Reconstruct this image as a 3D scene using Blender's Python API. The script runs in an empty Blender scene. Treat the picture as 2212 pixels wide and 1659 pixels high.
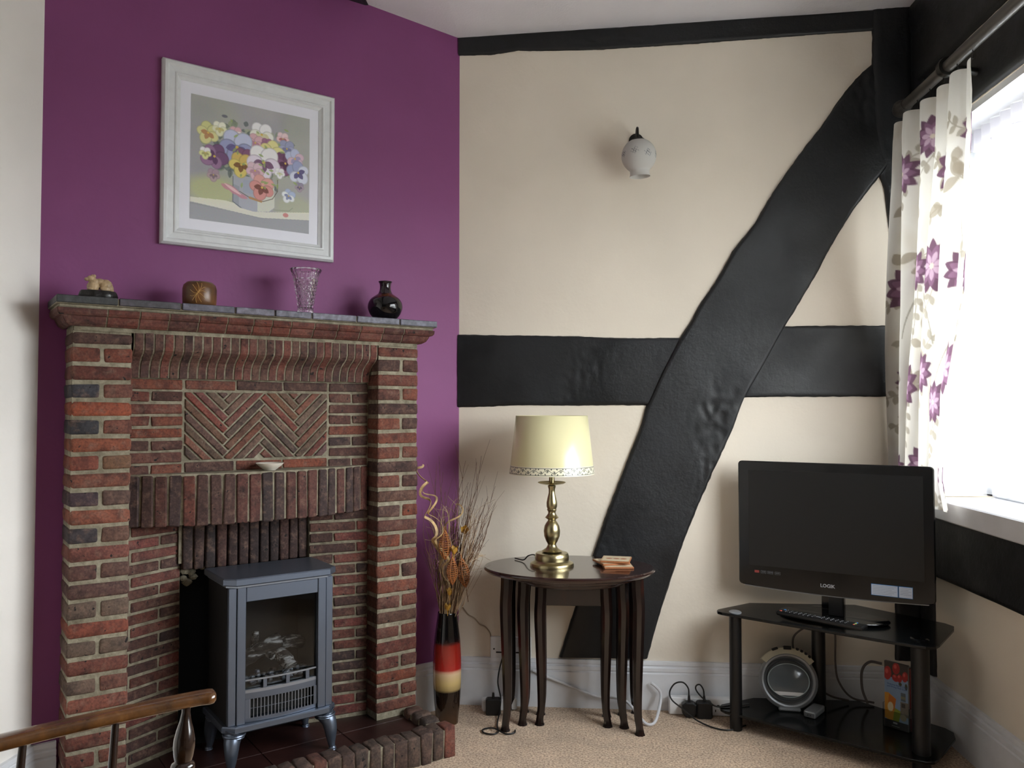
import bpy, bmesh, math, random
import numpy as np
from mathutils import Vector, Matrix, noise
R = random.Random(7)
S = bpy.context.scene
COL = S.collection
PI = math.pi

# ------------------------------------------------------------------ camera
W, H, F, HOR, CH = 2212, 1659, 1750.0, 885.0, 1.05
PITCH = math.atan((HOR - H / 2) / F)
YAW = math.radians(4.5)
cam = bpy.data.cameras.new('camera')
cam.sensor_width = 36
cam.lens = F / W * 36
cam.clip_start = 0.05
camo = bpy.data.objects.new('camera', cam)
COL.objects.link(camo)
camo.location = (0, 0, CH)
camo.rotation_euler = (PI / 2 + PITCH, 0, YAW)
S.camera = camo

# ------------------------------------------------------------------ world, light, exposure
wd = bpy.data.worlds.new('overcast_sky')
S.world = wd
wd.use_nodes = True
wn = wd.node_tree.nodes
bg = wn['Background']
SKY = 22.0
# overcast sky above, darker ground and houses below the horizon
_tc = wn.new('ShaderNodeTexCoord')
_sx = wn.new('ShaderNodeSeparateXYZ')
_rm = wn.new('ShaderNodeValToRGB')
_ad = wn.new('ShaderNodeMath')
_ad.operation = 'MULTIPLY_ADD'
_ad.inputs[1].default_value = .5
_ad.inputs[2].default_value = .5
wd.node_tree.links.new(_tc.outputs['Generated'], _sx.inputs[0])
wd.node_tree.links.new(_sx.outputs['Z'], _ad.inputs[0])
wd.node_tree.links.new(_ad.outputs[0], _rm.inputs[0])
_rm.color_ramp.elements[0].position = .47
_rm.color_ramp.elements[0].color = (.13, .14, .12, 1)
_rm.color_ramp.elements[1].position = .53
_rm.color_ramp.elements[1].color = (0.92, 0.97, 1.0, 1)
wd.node_tree.links.new(_rm.outputs[0], bg.inputs[0])
bg.inputs[1].default_value = SKY
S.view_settings.view_transform = 'Standard'
S.view_settings.look = 'None'
S.view_settings.gamma = 1
S.view_settings.exposure = -0.20
S.view_settings.use_curve_mapping = False
S.cycles.max_bounces = 10
S.cycles.diffuse_bounces = 6
S.cycles.transparent_max_bounces = 16
S.cycles.use_denoising = True
S.cycles.sample_clamp_indirect = 8


def portal(loc, rot, sx, sy):
    l = bpy.data.lights.new('window_portal', 'AREA')
    l.shape = 'RECTANGLE'
    l.size, l.size_y = sx, sy
    l.cycles.is_portal = True
    o = bpy.data.objects.new('window_portal', l)
    o.location = loc
    o.rotation_euler = rot
    COL.objects.link(o)


# ------------------------------------------------------------------ view geometry: turns a place in the photograph into a place in the room
r_ = np.array([math.cos(YAW), math.sin(YAW), 0.])
fh = np.array([-math.sin(YAW), math.cos(YAW), 0.])
f_ = fh * math.cos(PITCH) + np.array([0, 0, 1.]) * math.sin(PITCH)
u_ = np.cross(r_, f_)
C0 = np.array([0, 0, CH])


def hit(px, py, n, d0):
    n = np.array(n, float)
    d = f_ + r_ * (px - W / 2) / F - u_ * (py - H / 2) / F
    return C0 + d * ((d0 - n @ C0) / (n @ d))


def onz(px, py, z=0.):
    return hit(px, py, (0, 0, 1), z)


def ony(px, py, y):
    return hit(px, py, (0, 1, 0), y)


K = onz(990, 1518)
BY = K[1]
_v = np.array([3540 - W / 2, F])
_v /= np.linalg.norm(_v)
UU = -(r_ * _v[0] + fh * _v[1])
NN = np.array([-UU[1], UU[0], 0.])
if NN @ (C0 - K) < 0:
    NN = -NN
RX = ony(1970, 18, BY)[0]
FANG = math.atan2(UU[1], UU[0])


def uwz(px, py, w):
    q = hit(px, py, NN, NN @ K + w) - K
    return q @ UU, q[2]


def fw(u, w, z):
    return K + UU * u + NN * w + np.array([0, 0, z])


def zback(x):            # ceiling height along the back wall
    return 2.415 + (x - K[0]) * (0.030 if x > K[0] else -0.058)


# ------------------------------------------------------------------ colours and materials
def lin(c):
    return tuple((v / 255 / 12.92) if v / 255 <= 0.04045 else ((v / 255 + 0.055) / 1.055) ** 2.4 for v in c)


def c4(c):
    return (*lin(c), 1)


class Mat:
    def __init__(s, name):
        s.m = bpy.data.materials.new(name)
        s.m.use_nodes = True
        s.t = s.m.node_tree
        s.n = s.t.nodes
        s.b = s.n['Principled BSDF']
        s.co = None

    def link(s, a, b):
        s.t.links.new(a, b)

    def coord(s, kind='Object'):
        if s.co is None:
            s.co = s.n.new('ShaderNodeTexCoord')
        return s.co.outputs[kind]

    def noise(s, scale, detail=4, rough=.55, kind='Object', sc=None, rnd=False):
        n = s.n.new('ShaderNodeTexNoise')
        n.inputs['Scale'].default_value = scale
        n.inputs['Detail'].default_value = detail
        n.inputs['Roughness'].default_value = rough
        v = s.coord(kind)
        if sc or rnd:
            mp = s.n.new('ShaderNodeMapping')
            if sc:
                mp.inputs['Scale'].default_value = sc
            s.link(v, mp.inputs[0])
            if rnd:
                oi = s.n.new('ShaderNodeObjectInfo')
                mu = s.n.new('ShaderNodeMath')
                mu.operation = 'MULTIPLY'
                mu.inputs[1].default_value = 37
                s.link(oi.outputs['Random'], mu.inputs[0])
                s.link(mu.outputs[0], mp.inputs['Location'])
            v = mp.outputs[0]
        s.link(v, n.inputs['Vector'])
        return n.outputs['Fac']

    def ramp(s, fac, stops):
        r = s.n.new('ShaderNodeValToRGB')
        e = r.color_ramp.elements
        while len(e) < len(stops):
            e.new(0.5)
        for i, (p, c) in enumerate(stops):
            e[i].position = p
            e[i].color = c if len(c) == 4 else c4(c)
        s.link(fac, r.inputs[0])
        return r.outputs[0]

    def mix(s, a, b, fac, mode='MIX'):
        m = s.n.new('ShaderNodeMix')
        m.data_type = 'RGBA'
        m.blend_type = mode
        for sock, v in ((m.inputs[6], a), (m.inputs[7], b), (m.inputs[0], fac)):
            if hasattr(v, 'is_linked') or hasattr(v, 'links'):
                s.link(v, sock)
            else:
                sock.default_value = v
        return m.outputs[2]

    def bump(s, hgt, strength=.3, dist=.002, prev=None):
        b = s.n.new('ShaderNodeBump')
        b.inputs['Strength'].default_value = strength
        b.inputs['Distance'].default_value = dist
        s.link(hgt, b.inputs['Height'])
        if prev is not None:
            s.link(prev, b.inputs['Normal'])
        s.link(b.outputs[0], s.b.inputs['Normal'])
        return b.outputs[0]

    def base(s, v):
        if isinstance(v, tuple):
            s.b.inputs['Base Color'].default_value = v if len(v) == 4 else c4(v)
        else:
            s.link(v, s.b.inputs['Base Color'])

    def set(s, **k):
        for a, v in k.items():
            s.b.inputs[a.replace('_', ' ')].default_value = v
        return s


def plain(name, c, rough=.5, metal=0., var=.0, bump=0., bscale=60, coat=0., spec=.5):
    m = Mat(name)
    if var:
        n = m.noise(bscale * .25, 4)
        a = tuple(max(0, v * (1 - var)) for v in c)
        b = tuple(min(255, v * (1 + var)) for v in c)
        m.base(m.ramp(n, [(.3, a), (.7, b)]))
    else:
        m.base(tuple(c))
    m.set(Roughness=rough, Metallic=metal)
    m.b.inputs['Specular IOR Level'].default_value = spec
    if coat:
        m.b.inputs['Coat Weight'].default_value = coat
        m.b.inputs['Coat Roughness'].default_value = .08
    if bump:
        m.bump(m.noise(bscale, 5), bump, .002)
    return m.m


def wallpaint(name, c, bumpy=.25, rough=.75):
    m = Mat(name)
    n1 = m.noise(2.2, 3)
    m.base(m.ramp(n1, [(.3, tuple(v * .97 for v in c)), (.7, tuple(min(255, v * 1.02) for v in c))]))
    m.set(Roughness=rough)
    b = m.bump(m.noise(7, 4), .25, .012)
    m.bump(m.noise(120, 4), bumpy, .0012, b)
    return m.m


def vcol(name, rough=.6, bump=0., bscale=200, coat=0., metal=0., spec=.4):
    m = Mat(name)
    a = m.n.new('ShaderNodeVertexColor')
    a.layer_name = 'Col'
    m.base(a.outputs[0])
    m.set(Roughness=rough, Metallic=metal)
    m.b.inputs['Specular IOR Level'].default_value = spec
    if coat:
        m.b.inputs['Coat Weight'].default_value = coat
        m.b.inputs['Coat Roughness'].default_value = .05
    if bump:
        m.bump(m.noise(bscale, 3), bump, .001)
    return m.m


def brickmat(name, rough=.85, dark=.0):
    m = Mat(name)
    oi = m.n.new('ShaderNodeObjectInfo')
    n1 = m.noise(28, 5, .6, rnd=True)
    n2 = m.noise(160, 4, .6, rnd=True)
    n3 = m.noise(70, 2, .5, rnd=True)
    v = m.mix(oi.outputs['Color'], m.ramp(n1, [(.30, (150, 142, 142)), (.5, (232, 228, 226)), (.72, (255, 250, 240))]), 1.0, 'MULTIPLY')
    v = m.mix(v, (*lin((128, 100, 86)), 1), m.ramp(m.noise(46, 5, .65, rnd=True), [(.50, (0, 0, 0, 1)), (.72, (.62, .62, .62, 1))]))
    v = m.mix(v, m.ramp(n2, [(.35, (150, 146, 146)), (.6, (255, 255, 255))]), .6, 'MULTIPLY')
    v = m.mix(v, (*lin((22, 16, 15)), 1), m.ramp(n3, [(.0, (1, 1, 1, 1)), (.285, (1, 1, 1, 1)), (.31, (0, 0, 0, 1))]))
    v = m.mix(v, (*lin((190, 176, 158)), 1), m.ramp(m.noise(34, 6, .7, rnd=True), [(.68, (0, 0, 0, 1)), (.82, (.5, .5, .5, 1))]))
    m.base(v)
    m.set(Roughness=rough)
    b = m.bump(n2, .5, .0022)
    m.bump(n3, .4, .003, b)
    return m.m


M = {}
M['cream'] = wallpaint('cream_wall_paint', (227, 217, 201))
M['leftcream'] = wallpaint('pale_wall_paint', (234, 230, 224))
M['purple'] = wallpaint('purple_wall_paint', (130, 64, 116), .15, .6)
M['white'] = wallpaint('ceiling_paint', (222, 220, 224), .9)
M['gloss_white'] = plain('white_gloss_paint', (222, 224, 228), .35, var=.02, bump=.05)
M['black'] = None
m = Mat('black_timber_paint')
m.base(m.ramp(m.noise(6, 5), [(.3, (11, 12, 14)), (.7, (20, 22, 26))]))
m.link(m.ramp(m.noise(4.5, 4), [(.35, (.36, .36, .36, 1)), (.65, (.62, .62, .62, 1))]), m.b.inputs['Roughness'])
b = m.bump(m.noise(9, 5, .6), .25, .010)
b = m.bump(m.noise(60, 6, .7), .40, .003, b)
M['black'] = m.m
m = Mat('carpet')
n = m.noise(150, 4, .75)
m.base(m.mix(m.ramp(n, [(.36, (140, 110, 84)), (.5, (226, 192, 160)), (.64, (255, 236, 206))]), m.ramp(m.noise(9, 3), [(.3, (200, 200, 200)), (.7, (255, 255, 255))]), .6, 'MULTIPLY'))
m.set(Roughness=.95)
m.b.inputs['Sheen Weight'].default_value = .2
m.bump(m.noise(190, 4, .8), .8, .005)
M['carpet'] = m.m
m = Mat('mortar')
m.base(m.mix(m.ramp(m.noise(55, 5), [(.3, (116, 108, 90)), (.7, (164, 157, 136))]), m.ramp(m.noise(7, 3), [(.35, (190, 186, 180)), (.6, (255, 255, 255))]), .7, 'MULTIPLY'))
m.set(Roughness=.95)
m.bump(m.noise(220, 4), .8, .002)
M['mortar'] = m.m
M['brick'] = brickmat('old_brick')
M['slate'] = None
m = Mat('slate_tile')
oi = m.n.new('ShaderNodeObjectInfo')
m.base(m.mix(oi.outputs['Color'], m.ramp(m.noise(60, 5, rnd=True), [(.35, (70, 66, 72)), (.5, (140, 138, 140)), (.68, (205, 200, 205))]), .7, 'OVERLAY'))
m.set(Roughness=.5)
m.bump(m.noise(90, 5), .5, .002)
M['slate'] = m.m
m = Mat('quarry_tile')
m.base(m.ramp(m.noise(12, 4), [(.3, (36, 21, 20)), (.7, (58, 33, 30))]))
m.set(Roughness=.38)
m.bump(m.noise(60, 3), .2, .002)
M['quarry'] = m.m
M['nearblack'] = plain('matt_nearblack', (22, 20, 19), .95, bump=.4)  # near-black tone for the firebox lining and hearth slab
M['stove'] = plain('grey_stove_enamel', (106, 115, 130), .36, .75, bump=.06, bscale=500)
M['stovelight'] = plain('stove_trim_metal', (150, 158, 170), .3, .7)
M['stovedark'] = plain('stove_side_black', (10, 11, 12), .6, .1)
M['blackgloss'] = plain('black_gloss_plastic', (6, 7, 8), .12, spec=.5)
M['blackmatt'] = plain('black_matt_plastic', (10, 10, 12), .45)
M['screen'] = plain('tv_screen', (9, 10, 11), .35)
M['silver'] = plain('silver_plastic', (150, 154, 158), .35, .4)
M['creamplastic'] = plain('cream_plastic', (205, 200, 178), .45)
M['whiteplastic'] = plain('white_plastic', (225, 226, 228), .4)
M['brass'] = plain('antique_brass', (176, 164, 126), .28, 1., var=.06)
M['darkmetal'] = plain('dark_metal', (34, 33, 30), .4, .5)
m = Mat('mahogany')
m.base(m.ramp(m.noise(18, 6, .6, sc=(1, 1, .25)), [(.3, (14, 8, 7)), (.55, (24, 12, 9)), (.78, (62, 28, 16))]))
m.set(Roughness=.28)
m.b.inputs['Coat Weight'].default_value = .5
M['mahog'] = m.m
m = Mat('mahogany_top')
m.base(m.ramp(m.noise(20, 6, .6, sc=(.3, 3, 1)), [(.3, (30, 15, 14)), (.7, (48, 24, 20))]))
m.set(Roughness=.22)
m.b.inputs['Coat Weight'].default_value = .6
M['mahogtop'] = m.m
m = Mat('chair_wood')
m.base(m.ramp(m.noise(22, 6, .6), [(.3, (52, 30, 14)), (.55, (98, 62, 28)), (.75, (140, 94, 46))]))
m.set(Roughness=.25)
m.b.inputs['Coat Weight'].default_value = .7
M['chair'] = m.m
M['chairdark'] = plain('chair_dark_wood', (34, 20, 13), .2, var=.3, coat=.7)


def glassmat(name, c=(255, 255, 255), rough=0., ior=1.5):
    m = Mat(name)
    m.base(tuple(c))
    m.set(Roughness=rough)
    m.b.inputs['Transmission Weight'].default_value = 1
    m.b.inputs['IOR'].default_value = ior
    return m.m


M['crystal'] = glassmat('cut_glass', (255, 250, 255), .10)
M['clear'] = glassmat('clear_acrylic', (235, 240, 240), .02, 1.3)
m = Mat('tinted_glass')
m.base((15, 17, 18))
m.set(Roughness=.16)
m.b.inputs['Specular IOR Level'].default_value = .3
M['blackglass'] = m.m
m = Mat('window_pane')
for nd in list(m.n):
    if nd.type == 'BSDF_PRINCIPLED':
        m.n.remove(nd)
tr = m.n.new('ShaderNodeBsdfTransparent')
gl = m.n.new('ShaderNodeBsdfGlossy')
gl.inputs['Roughness'].default_value = 0.02
mx = m.n.new('ShaderNodeMixShader')
mx.inputs[0].default_value = .06
m.link(tr.outputs[0], mx.inputs[1])
m.link(gl.outputs[0], mx.inputs[2])
m.link(mx.outputs[0], m.n['Material Output'].inputs[0])
M['pane'] = m.m
m2 = m.m.copy()
m2.name = 'stove_glass'
for nd in m2.node_tree.nodes:
    if nd.type == 'BSDF_TRANSPARENT':
        nd.inputs[0].default_value = (.72, .74, .76, 1)
    if nd.type == 'MIX_SHADER':
        nd.inputs[0].default_value = .03
M['stoveglass'] = m2


def translucent(name, col=None, vc=False, amount=.5):
    m = Mat(name)
    m.n.remove(m.b)
    d = m.n.new('ShaderNodeBsdfDiffuse')
    t = m.n.new('ShaderNodeBsdfTranslucent')
    x = m.n.new('ShaderNodeMixShader')
    x.inputs[0].default_value = amount
    if vc:
        a = m.n.new('ShaderNodeVertexColor')
        a.layer_name = 'Col'
        m.link(a.outputs[0], d.inputs[0])
        m.link(a.outputs[0], t.inputs[0])
    else:
        d.inputs[0].default_value = c4(col)
        t.inputs[0].default_value = c4(col)
    m.link(d.outputs[0], x.inputs[1])
    m.link(t.outputs[0], x.inputs[2])
    m.link(x.outputs[0], m.n['Material Output'].inputs[0])
    return m.m


M['curtain'] = translucent('curtain_cloth', vc=True, amount=.42)
M['voile'] = translucent('net_voile', (225, 222, 232), amount=.5)
M['frosted'] = translucent('frosted_glass', vc=True, amount=.35)
M['vc'] = vcol('printed_surface')
M['vcgloss'] = vcol('glazed_ceramic', .08, spec=.6)
M['vcshade'] = vcol('shade_print', .3, coat=.3)
M['vcsatin'] = vcol('satin_print', .35)
M['shade'] = plain('lamp_shade_card', (226, 218, 172), .28, coat=.25)
M['printglass'] = plain('picture_print_paper', (230, 230, 232), .5)
M['frame'] = plain('cream_frame_paint', (218, 220, 222), .45, var=.02, bump=.1, bscale=150)
M['mount'] = plain('white_mount_card', (238, 238, 248), .6)
M['wax'] = plain('brown_wax', (98, 66, 38), .3, var=.25, bscale=90)
M['stone'] = plain('cream_stone', (176, 150, 116), .4, var=.15, bscale=120)
M['dish'] = plain('white_dish', (214, 208, 196), .35)
M['cane'] = plain('pale_cane', (182, 152, 106), .6, var=.2, bscale=200)
M['twig'] = plain('brown_twig', (104, 76, 56), .8, var=.3, bscale=200)
M['palegrass'] = plain('dried_grass', (170, 146, 116), .8, var=.2, bscale=200)
M['pod'] = plain('wicker_pod', (150, 92, 48), .55, var=.25, bscale=200)
M['yellow'] = plain('dried_petal', (170, 128, 48), .6, var=.2, bscale=150)
M['cork'] = plain('coaster_cork', (158, 98, 58), .7)
M['blackcable'] = plain('black_cable', (16, 16, 17), .45)
M['whitecable'] = plain('white_cable', (205, 205, 208), .45)
M['greycable'] = plain('grey_cable', (92, 84, 80), .5)
M['paintcable'] = plain('painted_cable', (168, 152, 130), .6)
M['log'] = None
m = Mat('ceramic_log')
m.base(m.ramp(m.noise(16, 5, .65, sc=(1, 4, 4)), [(.40, (22, 18, 16)), (.52, (78, 70, 64)), (.62, (226, 220, 212))]))  # ceramic streaks; the palest tone is raised to carry the logs' highlights
m.set(Roughness=.8)
m.bump(m.noise(18, 5, .65, sc=(1, 4, 4)), 1, .012)
M['log'] = m.m
M['coal'] = plain('glass_coal', (70, 70, 74), .3, var=.8, bscale=120)
M['vlabel'] = plain('label_white', (190, 198, 212), .4)
M['print_blue'] = plain('label_blue', (40, 110, 170), .4)
M['logo'] = plain('logo_silver', (170, 172, 176), .35, .3)
M['red'] = plain('red_badge', (150, 62, 58), .5)


def pal(name, c):
    if name not in M:
        M[name] = plain(name, c, .45)
    return M[name]


# ------------------------------------------------------------------ geometry helpers
def tag(o, label=None, cat=None, group=None, kind=None):
    if label:
        o['label'] = label
    if cat:
        o['category'] = cat
    if group:
        o['group'] = group
    if kind:
        o['kind'] = kind
    return o


def thing(name, label, cat, loc=(0, 0, 0), rz=0., group=None):
    o = bpy.data.objects.new(name, None)
    o.empty_display_size = .05
    COL.objects.link(o)
    o.location = loc
    o.rotation_euler = (0, 0, rz)
    return tag(o, label, cat, group)


def linkobj(name, me, parent=None):
    o = bpy.data.objects.new(name, me)
    COL.objects.link(o)
    if parent is not None:
        o.parent = parent
    return o


class MB:
    def __init__(s):
        s.v, s.f, s.c, s.o = [], [], [], np.zeros(3)

    def add(s, vs, fs, col=None):
        b = len(s.v)
        s.v += [tuple(float(q) for q in p) for p in vs]
        s.f += [tuple(b + i for i in f) for f in fs]
        s.c += [col or (1, 1, 1)] * len(vs)
        return s

    def box(s, x0, x1, y0, y1, z0, z1, bev=0., seg=1, mat=None, col=None):
        bm = bmesh.new()
        bmesh.ops.create_cube(bm, size=1)
        for v in bm.verts:
            v.co = Vector(((x0 + x1) / 2 + v.co.x * (x1 - x0), (y0 + y1) / 2 + v.co.y * (y1 - y0), (z0 + z1) / 2 + v.co.z * (z1 - z0)))
        if bev:
            bmesh.ops.bevel(bm, geom=bm.edges[:], offset=bev, segments=seg, profile=.5, affect='EDGES')
        if mat is not None:
            bm.transform(mat)
        bm.verts.index_update()
        s.add([v.co[:] for v in bm.verts], [[v.index for v in f.verts] for f in bm.faces], col)
        bm.free()
        return s

    def prism(s, poly, z0, z1, bev=0., mat=None):
        bm = bmesh.new()
        vs = [bm.verts.new((p[0], p[1], z0)) for p in poly]
        f = bm.faces.new(vs)
        bm.normal_update()
        if f.normal.z > 0:
            f.normal_flip()
        e = bmesh.ops.extrude_face_region(bm, geom=[f])
        for v in e['geom']:
            if isinstance(v, bmesh.types.BMVert):
                v.co.z = z1
        if bev:
            bmesh.ops.bevel(bm, geom=[e_ for e_ in bm.edges if abs(e_.verts[0].co.z - e_.verts[1].co.z) < 1e-6], offset=bev, segments=1, affect='EDGES')
        bmesh.ops.recalc_face_normals(bm, faces=bm.faces[:])
        if mat is not None:
            bm.transform(mat)
        bm.verts.index_update()
        s.add([v.co[:] for v in bm.verts], [[v.index for v in f.verts] for f in bm.faces])
        bm.free()
        return s

    def lathe(s, prof, c=(0, 0, 0), n=32, sx=1., sy=1., mod=None, cols=None, axis=None, cap=True):
        vs, fs = [], []
        m = len(prof)
        mt = axis or Matrix.Identity(4)
        for i, (rr, z) in enumerate(prof):
            for j in range(n):
                a = 2 * PI * j / n
                q = rr * (mod(a, z, i) if mod else 1)
                p = mt @ Vector((q * math.cos(a) * sx, q * math.sin(a) * sy, z))
                vs.append((p.x + c[0], p.y + c[1], p.z + c[2]))
        for i in range(m - 1):
            for j in range(n):
                k = (j + 1) % n
                fs.append((i * n + j, i * n + k, (i + 1) * n + k, (i + 1) * n + j))
        if cap:
            if prof[0][0] > 1e-5:
                fs.append(tuple(range(n))[::-1])
            if prof[-1][0] > 1e-5:
                fs.append(tuple((m - 1) * n + j for j in range(n)))
        b = len(s.v)
        s.add(vs, fs)
        if cols:
            for i in range(m):
                for j in range(n):
                    s.c[b + i * n + j] = cols[i]
        return s

    def tube(s, pts, rad, n=8, flat=None, closed=False, cap=True):
        P = [np.array(p, float) for p in pts]
        m = len(P)
        vs, fs = [], []
        up = None
        for i, p in enumerate(P):
            a = P[(i - 1) % m] if (closed or i > 0) else p
            b = P[(i + 1) % m] if (closed or i < m - 1) else p
            t = b - a
            t = t / (np.linalg.norm(t) + 1e-12)
            if up is None:
                up = np.array([0, 0, 1.]) if abs(t[2]) < .9 else np.array([1., 0, 0])
            x = np.cross(up, t)
            if np.linalg.norm(x) < 1e-6:
                x = np.cross(np.array([0, 1., 0]), t)
            x /= np.linalg.norm(x)
            y = np.cross(t, x)
            up = y
            q = rad(i / (m - 1)) if callable(rad) else (rad[i] if hasattr(rad, '__len__') else rad)
            fx, fy = flat or (1, 1)
            for j in range(n):
                an = 2 * PI * (j + .5) / n
                vs.append(p + x * math.cos(an) * q * fx + y * math.sin(an) * q * fy)
        for i in range(m if closed else m - 1):
            for j in range(n):
                k = (j + 1) % n
                i2 = (i + 1) % m
                fs.append((i * n + j, i * n + k, i2 * n + k, i2 * n + j))
        if cap and not closed:
            fs.append(tuple(range(n))[::-1])
            fs.append(tuple((m - 1) * n + j for j in range(n)))
        return s.add(vs, fs)

    def sphere(s, c, rx, ry=None, rz=None, nu=16, nv=10, fn=None):
        ry = ry or rx
        rz = rz or rx
        prof = [(math.sin(PI * i / nv), -math.cos(PI * i / nv)) for i in range(nv + 1)]
        vs, fs = [], []
        for (a, z) in prof:
            for j in range(nu):
                t = 2 * PI * j / nu
                d = np.array([a * math.cos(t), a * math.sin(t), z])
                k = fn(d) if fn else 1
                vs.append((c[0] + d[0] * rx * k, c[1] + d[1] * ry * k, c[2] + d[2] * rz * k))
        for i in range(nv):
            for j in range(nu):
                q = (j + 1) % nu
                fs.append((i * nu + j, i * nu + q, (i + 1) * nu + q, (i + 1) * nu + j))
        return s.add(vs, fs)

    def build(s, name, mat, parent=None, smooth=True, cols=False, ang=40, weld=False):
        me = bpy.data.meshes.new(name)
        me.from_pydata(s.v, [], s.f)
        if cols:
            a = me.color_attributes.new('Col', 'FLOAT_COLOR', 'POINT')
            arr = np.ones((len(s.v), 4), np.float32)
            arr[:, :3] = np.array([lin(c) if max(c) > 1.001 else c for c in s.c])
            a.data.foreach_set('color', arr.ravel())
        me.update()
        if weld:
            bm = bmesh.new()
            bm.from_mesh(me)
            bmesh.ops.remove_doubles(bm, verts=bm.verts[:], dist=1e-5)
            bmesh.ops.recalc_face_normals(bm, faces=bm.faces[:])
            bm.to_mesh(me)
            bm.free()
        me.materials.append(mat)
        o = linkobj(name, me, parent)
        if smooth:
            me.shade_smooth()
            try:
                me.set_sharp_from_angle(angle=math.radians(ang))
            except Exception:
                pass
        return o


def spline(pts, n=8):
    P = [np.array(p, float) for p in pts]
    P = [2 * P[0] - P[1]] + P + [2 * P[-1] - P[-2]]
    out = []
    for i in range(1, len(P) - 2):
        a, b, c, d = P[i - 1:i + 3]
        for k in range(n):
            t = k / n
            out.append(.5 * ((2 * b) + (c - a) * t + (2 * a - 5 * b + 4 * c - d) * t * t + (3 * b - a - 3 * c + d) * t ** 3))
    out.append(P[-2])
    return out


def grid_mesh(name, P, mat, parent=None, colors=None, smooth=True):
    """P: array (h, w, 3) of points; colors (h, w, 3) sRGB 0..255"""
    h, w = P.shape[:2]
    idx = np.arange(h * w).reshape(h, w)
    q = np.stack([idx[:-1, :-1], idx[:-1, 1:], idx[1:, 1:], idx[1:, :-1]], -1).reshape(-1, 4)
    me = bpy.data.meshes.new(name)
    me.vertices.add(h * w)
    me.vertices.foreach_set('co', P.astype(np.float32).ravel())
    me.loops.add(q.size)
    me.polygons.add(len(q))
    me.loops.foreach_set('vertex_index', q.ravel().astype(np.int32))
    me.polygons.foreach_set('loop_start', np.arange(0, q.size, 4, dtype=np.int32))
    me.update(calc_edges=True)
    if colors is not None:
        c = np.clip(colors / 255., 0, 1)
        c = np.where(c <= .04045, c / 12.92, ((c + .055) / 1.055) ** 2.4)
        arr = np.ones((h * w, 4), np.float32)
        arr[:, :3] = c.reshape(-1, 3)
        a = me.color_attributes.new('Col', 'FLOAT_COLOR', 'POINT')
        a.data.foreach_set('color', arr.ravel())
    me.materials.append(mat)
    if smooth:
        me.shade_smooth()
    return linkobj(name, me, parent)


class Paint:
    """flat prints: colours laid on a numpy canvas, then carried by a fine mesh"""

    def __init__(s, w, h, c):
        s.w, s.h = w, h
        s.a = np.ones((h, w, 3)) * np.array(c, float)
        s.Y, s.X = np.mgrid[0:h, 0:w].astype(float)
        s.rs = np.random.RandomState(3)

    def blend(s, m, c):
        m = np.clip(m, 0, 1)[..., None]
        s.a = s.a * (1 - m) + np.array(c, float) * m

    def ell(s, x, y, rx, ry, ang, c, soft=1.2, al=1.):
        ca, sa = math.cos(ang), math.sin(ang)
        dx, dy = s.X - x, s.Y - y
        u = (dx * ca + dy * sa) / rx
        v = (-dx * sa + dy * ca) / ry
        d = (1 - np.sqrt(u * u + v * v)) * min(rx, ry) / soft + .5
        s.blend(np.clip(d, 0, 1) * al, c)

    def leaf(s, x, y, L, wd, ang, c, al=1.):
        ca, sa = math.cos(ang), math.sin(ang)
        dx, dy = s.X - x, s.Y - y
        u = (dx * ca + dy * sa) / L
        v = (-dx * sa + dy * ca)
        half = wd * np.sin(np.clip(u, 0, 1) * PI) ** .8
        s.blend(np.clip(half - np.abs(v) + .5, 0, 1) * ((u > 0) & (u < 1)) * al, c)

    def line(s, pts, wd, c, al=1.):
        for (x0, y0), (x1, y1) in zip(pts[:-1], pts[1:]):
            L2 = (x1 - x0) ** 2 + (y1 - y0) ** 2 + 1e-9
            t = np.clip(((s.X - x0) * (x1 - x0) + (s.Y - y0) * (y1 - y0)) / L2, 0, 1)
            d = np.hypot(s.X - x0 - t * (x1 - x0), s.Y - y0 - t * (y1 - y0))
            s.blend(np.clip(wd / 2 - d + .5, 0, 1) * al, c)

    def rect(s, x0, x1, y0, y1, c, al=1.):
        s.blend(((s.X >= x0) & (s.X < x1) & (s.Y >= y0) & (s.Y < y1)) * al, c)

    def poly(s, pts, c, al=1.):
        inside = np.zeros((s.h, s.w), bool)
        n = len(pts)
        for i in range(n):
            x0, y0 = pts[i]
            x1, y1 = pts[(i + 1) % n]
            if y0 == y1:
                continue
            cnd = ((y0 > s.Y) != (y1 > s.Y)) & (s.X < (x1 - x0) * (s.Y - y0) / (y1 - y0) + x0)
            inside ^= cnd
        s.blend(inside * al, c)


def text_mesh(txt, size, mat, name, parent, mtx, align='CENTER', depth=.0004, bold=0.):
    cu = bpy.data.curves.new(name, 'FONT')
    cu.body = txt
    cu.size = size
    cu.align_x = align
    cu.align_y = 'CENTER'
    cu.extrude = depth
    cu.offset = bold
    cu.resolution_u = 2
    o = bpy.data.objects.new(name, cu)
    COL.objects.link(o)
    dg = bpy.context.evaluated_depsgraph_get()
    me = bpy.data.meshes.new_from_object(o.evaluated_get(dg))
    bpy.data.objects.remove(o)
    me.transform(mtx)
    me.materials.clear()
    me.materials.append(mat)
    return linkobj(name, me, parent)


# ================================================================== THE ROOM
LX = fw(1.325, 0, 0)[0]           # left wall
LY = fw(1.325, 0, 0)[1]
YB = -3.2                          # wall behind the camera
WY0, WY1, WZ0, WZ1 = .70, 2.775, .768, 1.965   # window opening in the right wall
NZ = 2.60


def struct(name, mb, mat, **k):
    o = mb.build(name, mat, smooth=False, **k)
    o['kind'] = 'structure'
    return o


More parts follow.
